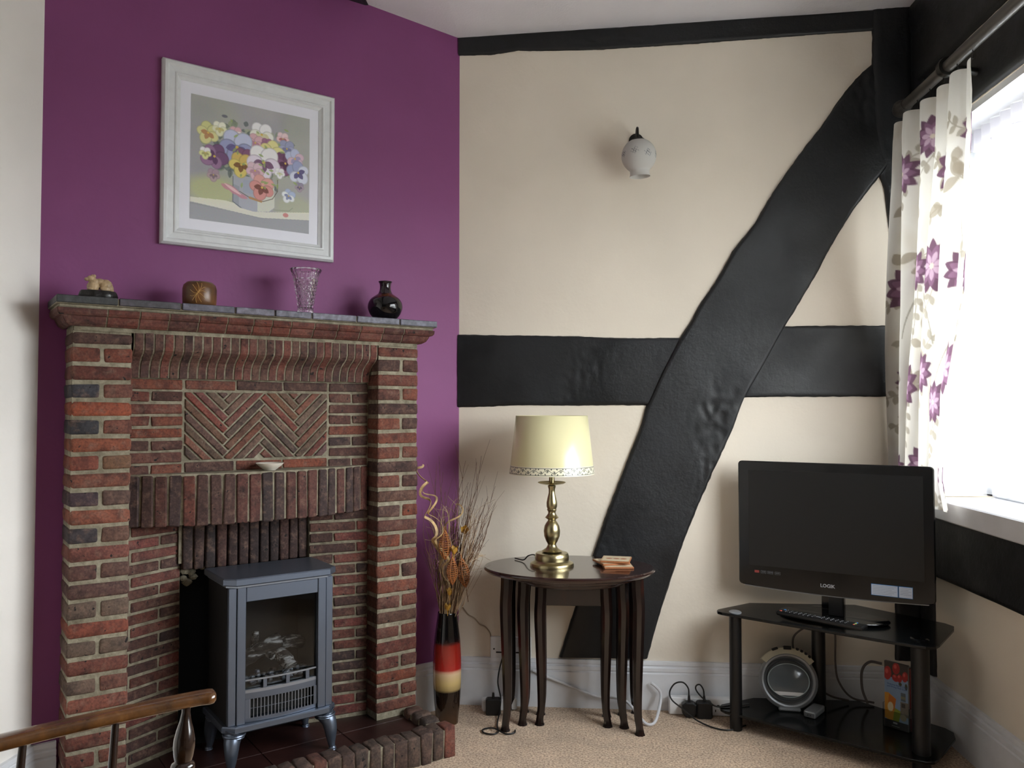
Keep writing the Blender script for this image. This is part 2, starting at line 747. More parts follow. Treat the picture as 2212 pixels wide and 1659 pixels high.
def rectgrid(x0, x1, z0, z1, fn, st=.06):
    nx, nz = max(2, int((x1 - x0) / st)), max(2, int((z1 - z0) / st))
    xs, zs = np.linspace(x0, x1, nx), np.linspace(z0, z1, nz)
    return np.array([[fn(x, z) for x in xs] for z in zs])


fl = grid_mesh('floor', rectgrid(LX - .1, RX + .3, YB - .1, BY + .3, lambda x, y: (x, y, 0), .3), M['carpet'])
fl['kind'] = 'structure'


def ceil_z(x, y):
    return zback(x) + 0.004 * (BY - y)


ce = MB()
xq = (LX - .3, K[0], RX + .3)
y0q, y1q = YB - .1, BY + .3
ce.add([(x, y, ceil_z(x, y)) for y in (y0q, y1q) for x in xq] + [(x, y, 2.75) for y in (y0q, y1q) for x in xq],
       [(0, 3, 4, 1), (1, 4, 5, 2), (6, 7, 10, 9), (7, 8, 11, 10), (0, 1, 7, 6), (1, 2, 8, 7), (3, 9, 10, 4), (4, 10, 11, 5), (0, 6, 9, 3), (2, 5, 11, 8)])
struct('ceiling', ce, M['white'])
struct('wall_back', MB().box(K[0] - .25, RX + .35, BY, BY + .12, -.02, NZ), M['cream'])
struct('wall_left', MB().box(LX - .12, LX, YB, LY + .25, -.02, NZ), M['leftcream'])
struct('wall_rear', MB().box(LX - .12, RX + .35, YB - .12, YB, -.02, NZ), plain('rear_wall_bounce_tone', (112, 108, 106), .9))  # unseen wall, given a dark tone to cut bounce light
# right wall with the window opening
wr = MB()
TH = .24
wr.box(RX, RX + TH, YB, WY0, -.02, NZ)
wr.box(RX, RX + TH, WY1, BY + .12, -.02, NZ)
wr.box(RX, RX + TH, WY0, WY1, -.02, WZ0 - .03)
wr.box(RX, RX + TH, WY0, WY1, WZ1, NZ)
struct('wall_right', wr, M['cream'])
# purple chimney wall with the hole of the firebox
pw = MB()
HU0, HU1, HZ = .52, 1.00, .735
mt = Matrix.Translation(Vector(K)) @ Matrix.Rotation(FANG, 4, 'Z')
for a in ((-.0, HU0, 0, NZ), (HU1, 1.33, 0, NZ), (HU0, HU1, HZ, NZ)):
    pw.box(a[0], a[1], -.10, 0, a[2], a[3], mat=mt)
struct('wall_fireplace', pw, M['purple'])

portal((RX + .02, (WY0 + WY1) / 2, (WZ0 + WZ1) / 2), (0, PI / 2, 0), WZ1 - WZ0, WY1 - WY0)

# baseboards, with a stepped top
BH = .166


def baseboard(name, p0, p1, out, drop=0.):
    p0, p1, out = np.array(p0, float), np.array(p1, float), np.array(out, float)
    prof = [(0, 0), (.018, 0), (.018, BH - .042), (.013, BH - .039), (.013, BH - .036), (.0165, BH - .033), (.0165, BH - .022), (.010, BH - .019), (.010, BH - .016), (.0125, BH - .012), (.011, BH), (0, BH)]
    mb = MB()
    vs = []
    for p in (p0, p1):
        for w, z in prof:
            vs.append((p[0] + out[0] * w, p[1] + out[1] * w, z))
    n = len(prof)
    mb.add(vs, [(i, (i + 1) % n, n + (i + 1) % n, n + i) for i in range(n)] + [tuple(range(n))[::-1], tuple(range(n, 2 * n))])
    o = mb.build(name, M['gloss_white'], smooth=False, weld=True)
    o['kind'] = 'structure'


baseboard('baseboard_back', (K[0], BY), (RX, BY), (0, -1))
baseboard('baseboard_right', (RX, BY - .018), (RX, YB), (-1, 0))
baseboard('baseboard_fireplace_right', fw(0.0, 0, 0)[:2], fw(.238, 0, 0)[:2], NN[:2])
baseboard('baseboard_fireplace_left', fw(1.268, 0, 0)[:2], fw(1.325, 0, 0)[:2], NN[:2])
baseboard('baseboard_left', (LX, LY), (LX, YB), (1, 0))

# ------------------------------------------------------------------ window (kind structure) with its parts
wx = RX + .15
win = bpy.data.objects.new('window_1', None)
COL.objects.link(win)
win.location = (wx, (WY0 + WY1) / 2, WZ0)
win['kind'] = 'structure'
HW = (WY1 - WY0) / 2
WHT = WZ1 - WZ0
fm = MB()
for (a, b, c, d) in ((-HW, HW, 0, .05), (-HW, HW, WHT - .05, WHT), (-HW, -HW + .05, 0, WHT), (HW - .05, HW, 0, WHT)):
    fm.box(0, .06, a, b, c, d, .004)
fm.build('window_frame', M['gloss_white'], win, smooth=False)
nl = 4
for i in range(1, nl):
    y = -HW + 2 * HW * i / nl
    MB().box(.005, .055, y - .02, y + .02, .05, WHT - .05, .004).build('mullion', M['gloss_white'], win, smooth=False)
for i in range(nl):
    y0 = -HW + 2 * HW * i / nl
    MB().box(.012, .045, y0 + .03, y0 + 2 * HW / nl - .03, WHT * .66 - .01, WHT * .66 + .01, .003).build('glazing_bar', M['gloss_white'], win, smooth=False)
    MB().box(.028, .032, y0 + .02, y0 + 2 * HW / nl - .02, .04, WHT - .04).build('pane', M['pane'], win, smooth=False)
# sill board and soffit lining
sb = MB().box(RX - .055, RX + .16, WY0 - .06, 2.73, .706, WZ0, .004)
o = sb.build('trim_1', M['gloss_white'], smooth=False)
o['kind'] = 'structure'
sb = MB().box(RX + .004, RX + .16, WY0, WY1, WZ1 - .02, WZ1 + .005)
sb.box(RX + .004, RX + .16, WY1 - .012, WY1 + .01, WZ0, WZ1)
o = sb.build('trim_2', M['gloss_white'], smooth=False)
o['kind'] = 'structure'


# ------------------------------------------------------------------ black timbers
def resample(P, n):
    P = [np.array(p, float) for p in P]
    d = [0]
    for a, b in zip(P[:-1], P[1:]):
        d.append(d[-1] + np.linalg.norm(b - a))
    out = []
    for k in range(n):
        t = d[-1] * k / (n - 1)
        i = max(0, min(len(P) - 2, int(np.searchsorted(d, t)) - 1))
        out.append(P[i] + (P[i + 1] - P[i]) * ((t - d[i]) / max(1e-9, d[i + 1] - d[i])))
    return out


def timber(name, A, B, depth, label, seed=0, edge='back', n=110, m=22, match=False):
    """a hewn timber between two long edges lying in the wall plane; depth = how far it stands proud"""
    if match:
        A2, B2 = resample(A, n), resample(B, n)
    else:
        A2, B2 = resample(A, n), resample(B, n)
    P = np.zeros((n, m, 3))
    for i in range(n):
        for j in range(m):
            s = j / (m - 1)
            s = [0, .012, .03][j] if j < 3 else (1 - [0, .012, .03][m - 1 - j] if j > m - 4 else .03 + .94 * (j - 2) / (m - 5))
            p = A2[i] + (B2[i] - A2[i]) * s
            wd_ = np.linalg.norm(B2[i] - A2[i])
            prof = min(1, min(s, 1 - s) * wd_ / .007) ** .5
            e = noise.noise(Vector((p[0] * 9 + seed, p[1] * 9, 1))) * .0030 + noise.noise(Vector((p[0] * 45 + seed, p[1] * 45, 5))) * .0028
            w = depth * prof
            fade = min(1, i / 14) if name == 'diagonal_brace' else 1
            prof *= fade
            w *= fade
            w += prof * (noise.noise(Vector((p[0] * 5 + seed, p[1] * 5, 9))) * .0035 - max(0, noise.noise(Vector((p[0] * 3, p[1] * 3 + seed, 7))) - .1) * abs(noise.noise(Vector((p[0] * 30 + seed, p[1] * 22, 3)))) * .030)
            if j in (0, m - 1):
                w = -.004
                p = p + (B2[i] - A2[i]) / np.linalg.norm(B2[i] - A2[i]) * e
            else:
                w = max(w, .001)
            if edge == 'back':
                P[i, j] = (p[0], BY - w, p[1])
            else:
                P[i, j] = (RX - w, p[0], p[1])
    o = grid_mesh(name, P, M['black'])
    return tag(o, label, 'beam')


def bk(*pts):
    out = []
    for x, y in pts:
        p = ony(x, y, BY)
        out.append((p[0], p[2]))
    return out


timber('timber_beam', bk((991, 82), (1130, 72), (1300, 61), (1700, 35), (1965, 17)),
       bk((991, 121), (1063, 119), (1120, 110), (1145, 111), (1300, 108), (1500, 95), (1700, 80), (1854, 69), (1968, 62)),
       .010, 'black timber rail running under the ceiling above the cream wall', 1)
timber('timber_beam', bk((989, 722), (1100, 724), (1240, 725), (1338, 730), (1435, 729), (1520, 729)),
       bk((989, 881), (1111, 877), (1217, 877), (1390, 876), (1440, 874)),
       .009, 'black horizontal timber between the purple wall and the diagonal brace', 2, m=26)
timber('timber_beam', bk((1650, 705), (1697, 704), (1800, 703), (1935, 702)),
       bk((1560, 861), (1614, 859), (1750, 858), (1935, 858)),
       .009, 'short black horizontal timber between the diagonal brace and the curtain', 3, m=26)
timber('diagonal_brace', bk((1935, 85), (1882, 139), (1863, 154), (1825, 198), (1810, 219), (1764, 284), (1741, 313), (1703, 365), (1670, 412), (1631, 480), (1585, 537), (1549, 601), (1510, 659), (1489, 698), (1468, 729), (1428, 805), (1394, 880), (1382, 923), (1350, 1002), (1309, 1111), (1282, 1190), (1244, 1303), (1207, 1418)),
       bk((2000, 250), (1950, 318), (1897, 386), (1878, 409), (1839, 461), (1793, 536), (1761, 598), (1709, 685), (1697, 703), (1655, 780), (1608, 861), (1593, 900), (1580, 935), (1540, 1020), (1497, 1120), (1477, 1171), (1438, 1286), (1410, 1382), (1399, 1421)),
       .014, 'wide black diagonal timber brace crossing the cream wall', 4, n=220, m=44)
Apost = bk((1882, 17), (1883, 100), (1882, 141), (1890, 300), (1898, 384), (1907, 402), (1919, 490), (1928, 607), (1930, 700), (1932, 1000), (1933, 1425))
timber('corner_post', Apost, [(RX, p[1]) for p in Apost], .016, 'black timber corner post behind the flowered curtain', 5, m=16)


def rw(pts):
    return [tuple(p) for p in pts]


zc = ceil_z(RX, BY)
timber('corner_post', [(BY, .17), (BY, zc)], [(BY - .115, .17), (BY - .105, 1.2), (BY - .11, zc)], .014, 'black face of the corner post on the window wall', 6, edge='r', m=12)
timber('timber_beam', [(2.80, .500), (2.4, .505), (1.5, .50), (.2, .50)], [(2.80, .706), (2.4, .706), (1.5, .706), (.2, .706)], .016,
       'black timber under the white window sill', 7, edge='r', m=18)
timber('timber_beam', [(2.83, 1.965), (2.4, 1.967), (1.5, 1.967), (.2, 1.965)], [(2.83, 2.135), (2.4, 2.14), (1.5, 2.142), (.2, 2.14)], .016,
       'black lintel timber over the window behind the curtain pole', 8, edge='r', m=18)
timber('timber_beam', [(2.83, 2.168), (2.4, 2.172), (1.5, 2.175), (-.2, 2.175)], [(BY, zc), (2.4, zc + .003), (1.5, zc + .006), (-.2, zc + .01)], .022,
       'black wall plate timber between the ceiling and the curtain pole', 9, edge='r', m=18)
# ceiling beam: its end shows at the top of the purple wall
cu0, _ = uwz(798, 12, 0)
pe = fw(cu0, 0, 0)
cb = MB()
cb.box(pe[0] - .16, pe[0], YB + .02, pe[1] + .02, zback(pe[0]) - .004, zback(pe[0]) + .05, .012, 2)
cb.build('ceiling_beam', M['black'], smooth=False)
tag(bpy.data.objects['ceiling_beam'], 'black ceiling beam ending at the top of the purple wall', 'beam')

# ================================================================== FIREPLACE
FP = thing('brick_fireplace', 'red brick fireplace with slate mantel, herringbone panel and raised hearth on the purple wall', 'fireplace', tuple(K), FANG)
PW = .13
PZ = 1.261
BCACHE = {}
REDS = [(132, 70, 50), (120, 64, 50), (108, 64, 52), (102, 68, 54), (138, 68, 44), (114, 58, 46), (98, 58, 48), (124, 70, 54), (90, 60, 52)]
DARKS = [(62, 58, 62), (76, 62, 62), (84, 64, 60)]
BROWN = [(88, 56, 48), (78, 50, 44), (96, 58, 48), (70, 50, 48), (104, 56, 44)]


def brick(name, w, d, h, loc, rot=None, pal_=REDS, col=None, bev=.0035, seg=1, jit=.0019, parent=None):
    key = (round(w, 3), round(d, 3), round(h, 3), bev, seg, R.randrange(3))
    if key not in BCACHE:
        bm = bmesh.new()
        bmesh.ops.create_cube(bm, size=1)
        for v in bm.verts:
            v.co = Vector((v.co.x * w + R.uniform(-jit, jit), v.co.y * d + R.uniform(-jit, jit) * .6, v.co.z * h + R.uniform(-jit, jit)))
        bmesh.ops.bevel(bm, geom=bm.edges[:], offset=bev, segments=seg, profile=.5, affect='EDGES')
        me = bpy.data.meshes.new(name)
        bm.to_mesh(me)
        bm.free()
        me.materials.append(M['brick'])
        if seg > 1:
            me.shade_smooth()
        BCACHE[key] = me
    o = bpy.data.objects.new(name, BCACHE[key])
    COL.objects.link(o)
    o.parent = parent or FP
    o.location = loc
    o.rotation_euler = rot or (R.uniform(-.004, .004), R.uniform(-.008, .008), R.uniform(-.004, .004))
    c = col or R.choice(pal_)
    g_ = sum(c) / 3
    c = [v * .86 + g_ * .14 for v in c]
    k = R.uniform(.88, 1.12)
    o.color = (*[v * k for v in lin(c)], 1)
    return o


# mortar cores (the joints)
mc = MB()
for (a, b) in ((.2445, .3845), (1.1195, 1.2595)):
    mc.box(a, b, -.001, PW - .0035, .058, PZ + .008)
mc.box(.38, 1.12, -.001, .0565, .8, PZ)
mc.box(.246, 1.258, -.001, PW + .0015, PZ - .004, 1.322)
mc.prism([(1.125, -.06), (1.125, .0565), (1.116, .0565), (.952, -.0205), (.952, -.06)], .058, .735)
mc.prism([(.38, -.06), (.38, .0565), (.388, .0565), (.569, .0165), (.569, -.06)], .058, .735)
mc.box(.56, .96, -.06, -.004, .6, .735)
mc.build('mortar', M['mortar'], FP, smooth=False)
fb = MB()
fb.box(.50, 1.02, -.36, -.34, 0, .74)
fb.box(.50, .545, -.34, -.06, 0, .74)
fb.box(.975, 1.02, -.34, -.06, 0, .74)
fb.box(.50, 1.02, -.36, -.06, .735, .76)
fb.build('firebox_lining', M['nearblack'], FP, smooth=False)
# crumbled mortar under the lintel
lm = MB()
rr = random.Random(4)
for (u, w, z, r) in ((.935, -.035, .575, .018), (.915, -.045, .566, .015), (.90, -.05, .578, .012), (.938, -.04, .55, .012), (.925, -.05, .535, .016), (.905, -.055, .548, .013), (.88, -.05, .574, .01)):
    lm.sphere((u, w, z), r, r * .8, r * .7, 9, 6, lambda d: 1 + .25 * noise.noise(Vector(d) * 3 + Vector((u * 50, 0, 0))))
o = lm.build('crumbled_mortar', M['mortar'], FP, smooth=False)
o['kind'] = 'stuff'

# pillars
rowz = [PZ, 1.217, 1.169, 1.122, 1.075, 1.027, .979, .933, .886, .839, .792, .744, .696, .649, .601, .553, .501, .452, .403, .355, .308, .258, .211, .166, .120, .074]
OR = (158, 78, 48)
GR = (112, 92, 78)
lcol = {1: (130, 66, 48), 3: [(60, 60, 68), (136, 82, 66)], 4: (152, 72, 44), 5: [(58, 58, 64), (128, 74, 58)], 6: (142, 74, 48), 7: [(140, 70, 52), (122, 86, 60)], 8: (138, 78, 58),
        9: [(78, 58, 66), (98, 72, 62)], 10: (142, 78, 56), 11: [(70, 62, 66), (112, 78, 64)], 12: (138, 78, 66), 13: [(104, 66, 58), (104, 72, 62)], 14: (98, 66, 60), 15: [GR, GR], 16: (150, 76, 56),
        17: [GR, GR], 18: (128, 70, 56), 19: [GR, (124, 78, 64)], 20: (150, 84, 66)}
for i in range(len(rowz) - 1):
    zt, zb = rowz[i], rowz[i + 1]
    h = (zt - zb) - .0085
    if i == 0:
        h -= .002
    zc_ = (zt + zb) / 2 + (.001 if i else -.002)
    for side in (0, 1):
        u0, u1 = (.241, .388) if side == 0 else (1.116, 1.263)
        if i % 2 == 0:
            c = None if side == 0 else lcol.get(i)
            if isinstance(c, list):
                c = c[0]
            brick('brick', u1 - u0, PW + .0, h, ((u0 + u1) / 2, PW / 2 + R.uniform(-.0005, .0012), zc_), col=c, bev=.009 if side else .007, seg=2)
        else:
            us = .3025 if side == 0 else 1.190
            c = lcol.get(i) if side else None
            if not isinstance(c, list):
                c = [c, c]
            brick('brick', us - u0 - .004, PW, h, ((u0 + us) / 2 - .002, PW / 2 + R.uniform(-.0005, .0012), zc_), col=c[1], bev=.006, seg=2)
            brick('brick', u1 - us - .004, PW, h, ((u1 + us) / 2 + .002, PW / 2 + R.uniform(-.0005, .0012), zc_), col=c[0], bev=.006, seg=2)

# S-shaped soldier course
prof = [(.1305, PZ - .003), (.1305, 1.221), (.127, 1.212), (.116, 1.203), (.100, 1.194), (.086, 1.184), (.077, 1.172), (.0725, 1.158), (.0715, 1.139), (.040, 1.139), (.040, PZ - .003)]
NS = 28
us = np.linspace(1.1135, .3905, NS + 1)
SC = {}
mm = MB()
n_ = len(prof)
pm = [(max(.03, w - .0022), z) for w, z in prof]
mm.add([(.39, w, z) for w, z in pm] + [(1.114, w, z) for w, z in pm], [(i, (i + 1) % n_, n_ + (i + 1) % n_, n_ + i) for i in range(n_)])
mm.build('mortar', M['mortar'], FP, smooth=False, weld=True)
for i in range(NS):
    a, b = us[i + 1] + .0028, us[i] - .0028
    mid = (a + b) / 2
    if 's' not in SC:
        hw = (b - a) / 2
        mb = MB()
        mb.add([(-hw, w, z) for w, z in prof] + [(hw, w, z) for w, z in prof], [(j, (j + 1) % n_, n_ + (j + 1) % n_, n_ + j) for j in range(n_)] + [tuple(range(n_))[::-1], tuple(range(n_, 2 * n_))])
        o = mb.build('shaped_brick', M['brick'], FP, smooth=False, weld=True)
        SC['s'] = o.data
    else:
        o = linkobj('shaped_brick', SC['s'], FP)
    o.location = (mid, R.uniform(-.0012, .0012), R.uniform(-.001, .001))
    c = R.choice([(104, 68, 60), (112, 70, 62), (96, 66, 58), (120, 70, 60), (88, 62, 58), (106, 76, 66)])
    o.color = (*lin(c), 1)

# cornice bricks under the mantel: stepped profile, returned at both ends
cprof = [(.134, 1.268), (.139, 1.268), (.150, 1.275), (.156, 1.286), (.158, 1.292), (.165, 1.294), (.170, 1.300), (.171, 1.311), (.134, 1.311)]
cj = [uwz(x, y, .16)[0] for x, y in ((232, 690), (302, 692), (366, 695), (430, 698), (491, 700), (547, 703), (587, 706), (628, 708), (678, 712), (729, 716), (778, 720), (827, 724), (871, 728))]
cj = [1.263] + cj + [.241]
nc = len(cprof)
for i in range(len(cj) - 1):
    a, b = cj[i + 1] + .0022, cj[i] - .0022
    mb = MB()
    vs = []
    for e, uu in ((0, a), (1, b)):
        for w, z in cprof:
            off = 0
            if i == 0 and e == 1:
                off = max(0, w - .132)
            if i == len(cj) - 2 and e == 0:
                off = -max(0, w - .132)
            vs.append((uu + off, w, z))
    mb.add(vs, [(j, (j + 1) % nc, nc + (j + 1) % nc, nc + j) for j in range(nc)] + [tuple(range(nc))[::-1], tuple(range(nc, 2 * nc))])
    if i in (0, len(cj) - 2):      # the return along the side, back to the wall
        sg = 1 if i == 0 else -1
        ub = 1.263 if i == 0 else .241
        vs = []
        for ww in (.002, .136):
            for w, z in cprof:
                vs.append((ub + sg * (w - .132) * 1.0, ww if ww < .1 else w, z))
        mb.add(vs, [(j, (j + 1) % nc, nc + (j + 1) % nc, nc + j) for j in range(nc)] + [tuple(range(nc))[::-1], tuple(range(nc, 2 * nc))])
    o = mb.build('cornice_brick', M['brick'], FP, smooth=False, weld=True)
    o.color = (*lin(R.choice([(112, 62, 52), (104, 60, 52), (120, 66, 54), (96, 58, 52), (126, 76, 66)])), 1)
mm = MB()
mm.box(.205, 1.299, .0, .169, 1.3105, 1.3215, .003)
mm.build('mortar', M['mortar'], FP, smooth=False)
mm = MB()
cin = [(max(.13, w - .0028), z) for w, z in cprof]
mm.add([(.241 - max(0, w - .132), w, z) for w, z in cin] + [(1.263 + max(0, w - .132), w, z) for w, z in cin], [(j, (j + 1) % nc, nc + (j + 1) % nc, nc + j) for j in range(nc)])
mm.build('mortar', M['mortar'], FP, smooth=False, weld=True)
# slate tiles of the mantel shelf
tj = [1.307] + [uwz(x, y, .185)[0] for x, y in ((257, 652), (393, 663), (509, 671), (595, 678), (675, 684), (772, 690), (865, 697))] + [.197]
tc = [(66, 68, 68), (72, 68, 74), (98, 96, 110), (112, 108, 122), (104, 102, 116), (116, 114, 128), (108, 108, 122), (100, 100, 114)]  # slate tints; the paler middle and right ones have grazing light mixed in
for i in range(len(tj) - 1):
    a, b = tj[i + 1] + .002, tj[i] - .002
    mb = MB().box(a, b, .0, .184 + R.uniform(-.001, .001), 1.322, 1.3415, .002)
    o = mb.build('slate_tile', M['slate'], FP, smooth=False)
    o.color = (*lin(tc[i]), 1)
mm = MB().box(.2, 1.304, 0, .178, 1.3205, 1.3395)
mm.build('mortar', M['mortar'], FP, smooth=False)

# recessed panel: side courses and herringbone
RW = .06
pu0, pu1 = .532, .962
zt, zb = 1.133, .912
pitch = .0345


def thin(u0, u1, z0, z1, pal_=REDS, w=RW, name='thin_brick', col=None):
    brick(name, u1 - u0, .022, z1 - z0, ((u0 + u1) / 2, w - .011 + R.uniform(-.0008, .0012), (z0 + z1) / 2), pal_=pal_, bev=.0022, col=col)


zz = 1.135
k = 0
while zz - .027 > .86:
    z0 = zz - .027
    for side in (0, 1):
        a, b = (.390, pu0 - .008) if side == 0 else (pu1 + .008, 1.116)
        if k % 2 == 0:
            thin(a, b, z0, zz, BROWN + REDS)
        else:
            s = a + (b - a) * (.42 if side == 0 else .58)
            thin(a, s - .003, z0, zz, BROWN + REDS)
            thin(s + .003, b, z0, zz, BROWN + REDS)
    zz -= pitch
    k += 1
for z0 in (1.108, .8705):
    for i in range(3):
        a = pu0 + (pu1 - pu0) * i / 3
        thin(a + (.003 if i else 0), a + (pu1 - pu0) / 3 - (.003 if i < 2 else 0), z0, z0 + .027, BROWN + REDS)
# diagonal bricks clipped to the panel
PX0, PX1, PZ0, PZ1 = pu0, pu1, .905, 1.100


def clip(poly, x0, x1, z0, z1):
    def cut(P, f, inter):
        out = []
        for i in range(len(P)):
            a, b = P[i], P[(i + 1) % len(P)]
            fa, fb_ = f(a), f(b)
            if fa >= 0:
                out.append(a)
            if (fa >= 0) != (fb_ >= 0):
                t = fa / (fa - fb_)
                out.append((a[0] + (b[0] - a[0]) * t, a[1] + (b[1] - a[1]) * t))
        return out
    for f in (lambda p: p[0] - x0, lambda p: x1 - p[0], lambda p: p[1] - z0, lambda p: z1 - p[1]):
        if not poly:
            break
        poly = cut(poly, f, None)
    return poly


bt, jt = .0178, .0060          # thickness, joint
pt = bt + jt
LH_ = (pu1 - pu0) / 4.0 * math.sqrt(2)
q2 = math.sqrt(.5)
rotp = Matrix(((1, 0, 0, 0), (0, 0, -1, 0), (0, 1, 0, 0), (0, 0, 0, 1)))
for leg in range(4):
    for k in range(-14, 16):
        # rotated lattice: e1 runs down to the right of the photograph, e2 up to the right
        if leg % 2 == 0:
            a1, a2 = (leg // 2) * LH_ + k * pt, (leg // 2) * LH_ - k * pt
            rc_ = (a1, a1 + LH_, a2, a2 + pt)
        else:
            a1, a2 = (leg // 2 + 1) * LH_ + k * pt, (leg // 2) * LH_ - k * pt
            rc_ = (a1, a1 + pt, a2, a2 + LH_)
        if leg == 0:
            rc_ = (a1 - .08, a1 + LH_, a2, a2 + pt)
        if leg == 3:
            rc_ = (a1, a1 + pt, a2, a2 + LH_ + .08)
        e1a, e1b, e2a, e2b = rc_[0] + jt / 2, rc_[1] - jt / 2, rc_[2] + jt / 2, rc_[3] - jt / 2
        P4 = [(pu1 - (p + q) * q2, PZ0 + .012 + (q - p) * q2) for p, q in ((e1a, e2a), (e1a, e2b), (e1b, e2b), (e1b, e2a))]
        P = clip(P4, PX0, PX1, PZ0, PZ1)
        if len(P) < 3:
            continue
        area = abs(sum(P[i][0] * P[(i + 1) % len(P)][1] - P[(i + 1) % len(P)][0] * P[i][1] for i in range(len(P)))) / 2
        if area < 1.2e-4:
            continue
        mx_, mz_ = sum(p[0] for p in P) / len(P), sum(p[1] for p in P) / len(P)
        mb = MB().prism([(p[0] - mx_, p[1] - mz_) for p in P], -.011, .011, .0018, mat=rotp)
        o = mb.build('herringbone_brick', M['brick'], FP, smooth=False)
        o.location = (mx_, RW - .010 + R.uniform(0, .0015), mz_)
        o.color = (*[v * R.uniform(.9, 1.15) for v in lin(R.choice([(108, 76, 66), (120, 80, 68), (100, 78, 68), (124, 72, 60), (112, 90, 82), (94, 72, 64), (130, 84, 72)]))], 1)

# splayed cheeks of the lower recess
zz = .722
k = 0
ch_sp = [((1.116, .060), (.952, -.017), (.10, .62)), ((.569, .020), (.388, .060), (.40, .80))]
while zz - .026 > .055:
    for ci, (A, B, sp) in enumerate(ch_sp):
        A, B = np.array(A), np.array(B)
        L = np.linalg.norm(B - A)
        d = (B - A) / L
        ang = math.atan2(d[1], d[0])
        nrm = np.array([-d[1], d[0]])
        if nrm[1] < 0:
            nrm = -nrm
        cuts = [0, sp[k % 2], 1]
        if ci == 0 and k % 2 == 1:
            cuts = [0, .62, 1]
        for c0, c1 in zip(cuts[:-1], cuts[1:]):
            s0, s1 = L * c0 + (.003 if c0 else 0), L * c1 - (.003 if c1 < 1 else 0)
            mid = A + d * (s0 + s1) / 2 - nrm * .010
            brick('cheek_brick', s1 - s0, .022, .026, (mid[0], mid[1], zz - .013), rot=(0, R.uniform(-.006, .006), ang), pal_=BROWN + [(122, 66, 56), (132, 66, 58)], bev=.0022)
    zz -= .0346
    k += 1

# hood: curved soldier course standing forward, with a mortar ledge on top
cxh, half, sag, w0 = .752, .364, .092, .065
Rh = (half * half + sag * sag) / (2 * sag)
cy = w0 + sag - Rh
amax = math.asin(half / Rh)
NHB = 21
hz0, hz1 = .724, .866
arc = [(cxh + (Rh - .006) * math.sin(a), cy + (Rh - .006) * math.cos(a)) for a in np.linspace(-amax, amax, 40)]
mc = MB().prism([(arc[0][0], 0.0)] + arc + [(arc[-1][0], 0.0)], hz0 + .004, hz1 + .004, .002)
mc.build('mortar', M['mortar'], FP, smooth=False)
for i in range(NHB):
    a = -amax + 2 * amax * (i + .5) / NHB
    wdt = 2 * amax * Rh / NHB - .0058
    rr_ = Rh - .030 + R.uniform(-.002, .0015)
    brick('hood_brick', wdt, .06, hz1 - hz0 + R.uniform(-.004, .004), (cxh + rr_ * math.sin(a), cy + rr_ * math.cos(a), (hz0 + hz1) / 2), rot=(0, R.uniform(-.01, .01), -a), pal_=[(84, 56, 50), (72, 52, 50), (98, 56, 48), (64, 50, 50), (112, 58, 46)], bev=.003, jit=.0018)
# lintel soldiers over the firebox
NL = 12
for i in range(NL):
    u = .569 + (.952 - .569) * (i + .5) / NL
    b = .018 * (1 - ((u - .76) / .19) ** 2)
    brick('lintel_brick', (.952 - .569) / NL - .0045, .06, .142, (u, b - .028, .652), pal_=[(70, 48, 44), (60, 44, 42), (80, 50, 44), (54, 44, 44)], bev=.0045, seg=2)

# hearth
mb = MB().box(.262, 1.262, -.34, .335, 0, .052)
mb.build('hearth_slab', M['nearblack'], FP, smooth=False)
nt = 4
for i in range(nt):
    for (w0_, w1_) in ((-.02, .155), (.158, .322)):
        a = .268 + (1.258 - .268) * i / nt
        b = a + (1.258 - .268) / nt
        MB().box(a + .0008, b - .0008, w0_, w1_, .045, .060, .0015).build('quarry_tile', M['quarry'], FP, smooth=False)
kw = .0415
u = .240
KP = [(98, 68, 56), (84, 64, 56), (106, 68, 56), (80, 66, 58), (112, 66, 54), (92, 74, 64)]
i = 0
while u + kw < 1.30:
    brick('kerb_brick', kw - .0025, .064, .090 + R.uniform(-.003, .003), (u + kw / 2, .343 + R.uniform(-.002, .002), .0445), pal_=KP, bev=.006, seg=2, jit=.0042, col=(128, 70, 56) if i == 0 else None)
    u += kw
    i += 1
for side in (0, 1):
    uc = .270 if side == 0 else 1.262
    for j in range(3):
        brick('kerb_brick', .060, .046, .088, (uc, .158 + .050 * j + .004, .044), pal_=KP, bev=.013, seg=2, jit=.003)
mb = MB().box(.244, 1.285, .318, .371, .0, .083)
mb.box(.246, .294, .133, .33, 0, .076)
mb.box(1.238, 1.286, .133, .33, 0, .076)
mb.build('mortar', M['mortar'], FP, smooth=False)

# ================================================================== STOVE
su, sw = .732, .095            # centre; local x along the wall (towards the left), y out into the room
ST = thing('electric_stove', 'grey electric stove with log effect and curved legs on the brick hearth', 'stove', tuple(fw(su, sw, .060)), FANG)
hw, d1, d0 = .152, .140, -.060            # half width, front, back
zb0, zb1 = .105, .505
sv = MB()
sv.box(-hw, -hw + .012, d0, d1 - .02, zb0 + .02, zb1)
sv.box(hw - .012, hw, d0, d1 - .02, zb0 + .02, zb1)
sv.box(-hw, hw, d0, d0 + .012, zb0 + .02, zb1)
sv.build('body', M['stovedark'], ST, smooth=False)


def chamfer(hx, y0, y1, c):
    return [(-hx, y0), (-hx, y1 - c), (-hx + c, y1), (hx - c, y1), (hx, y1 - c), (hx, y0)]


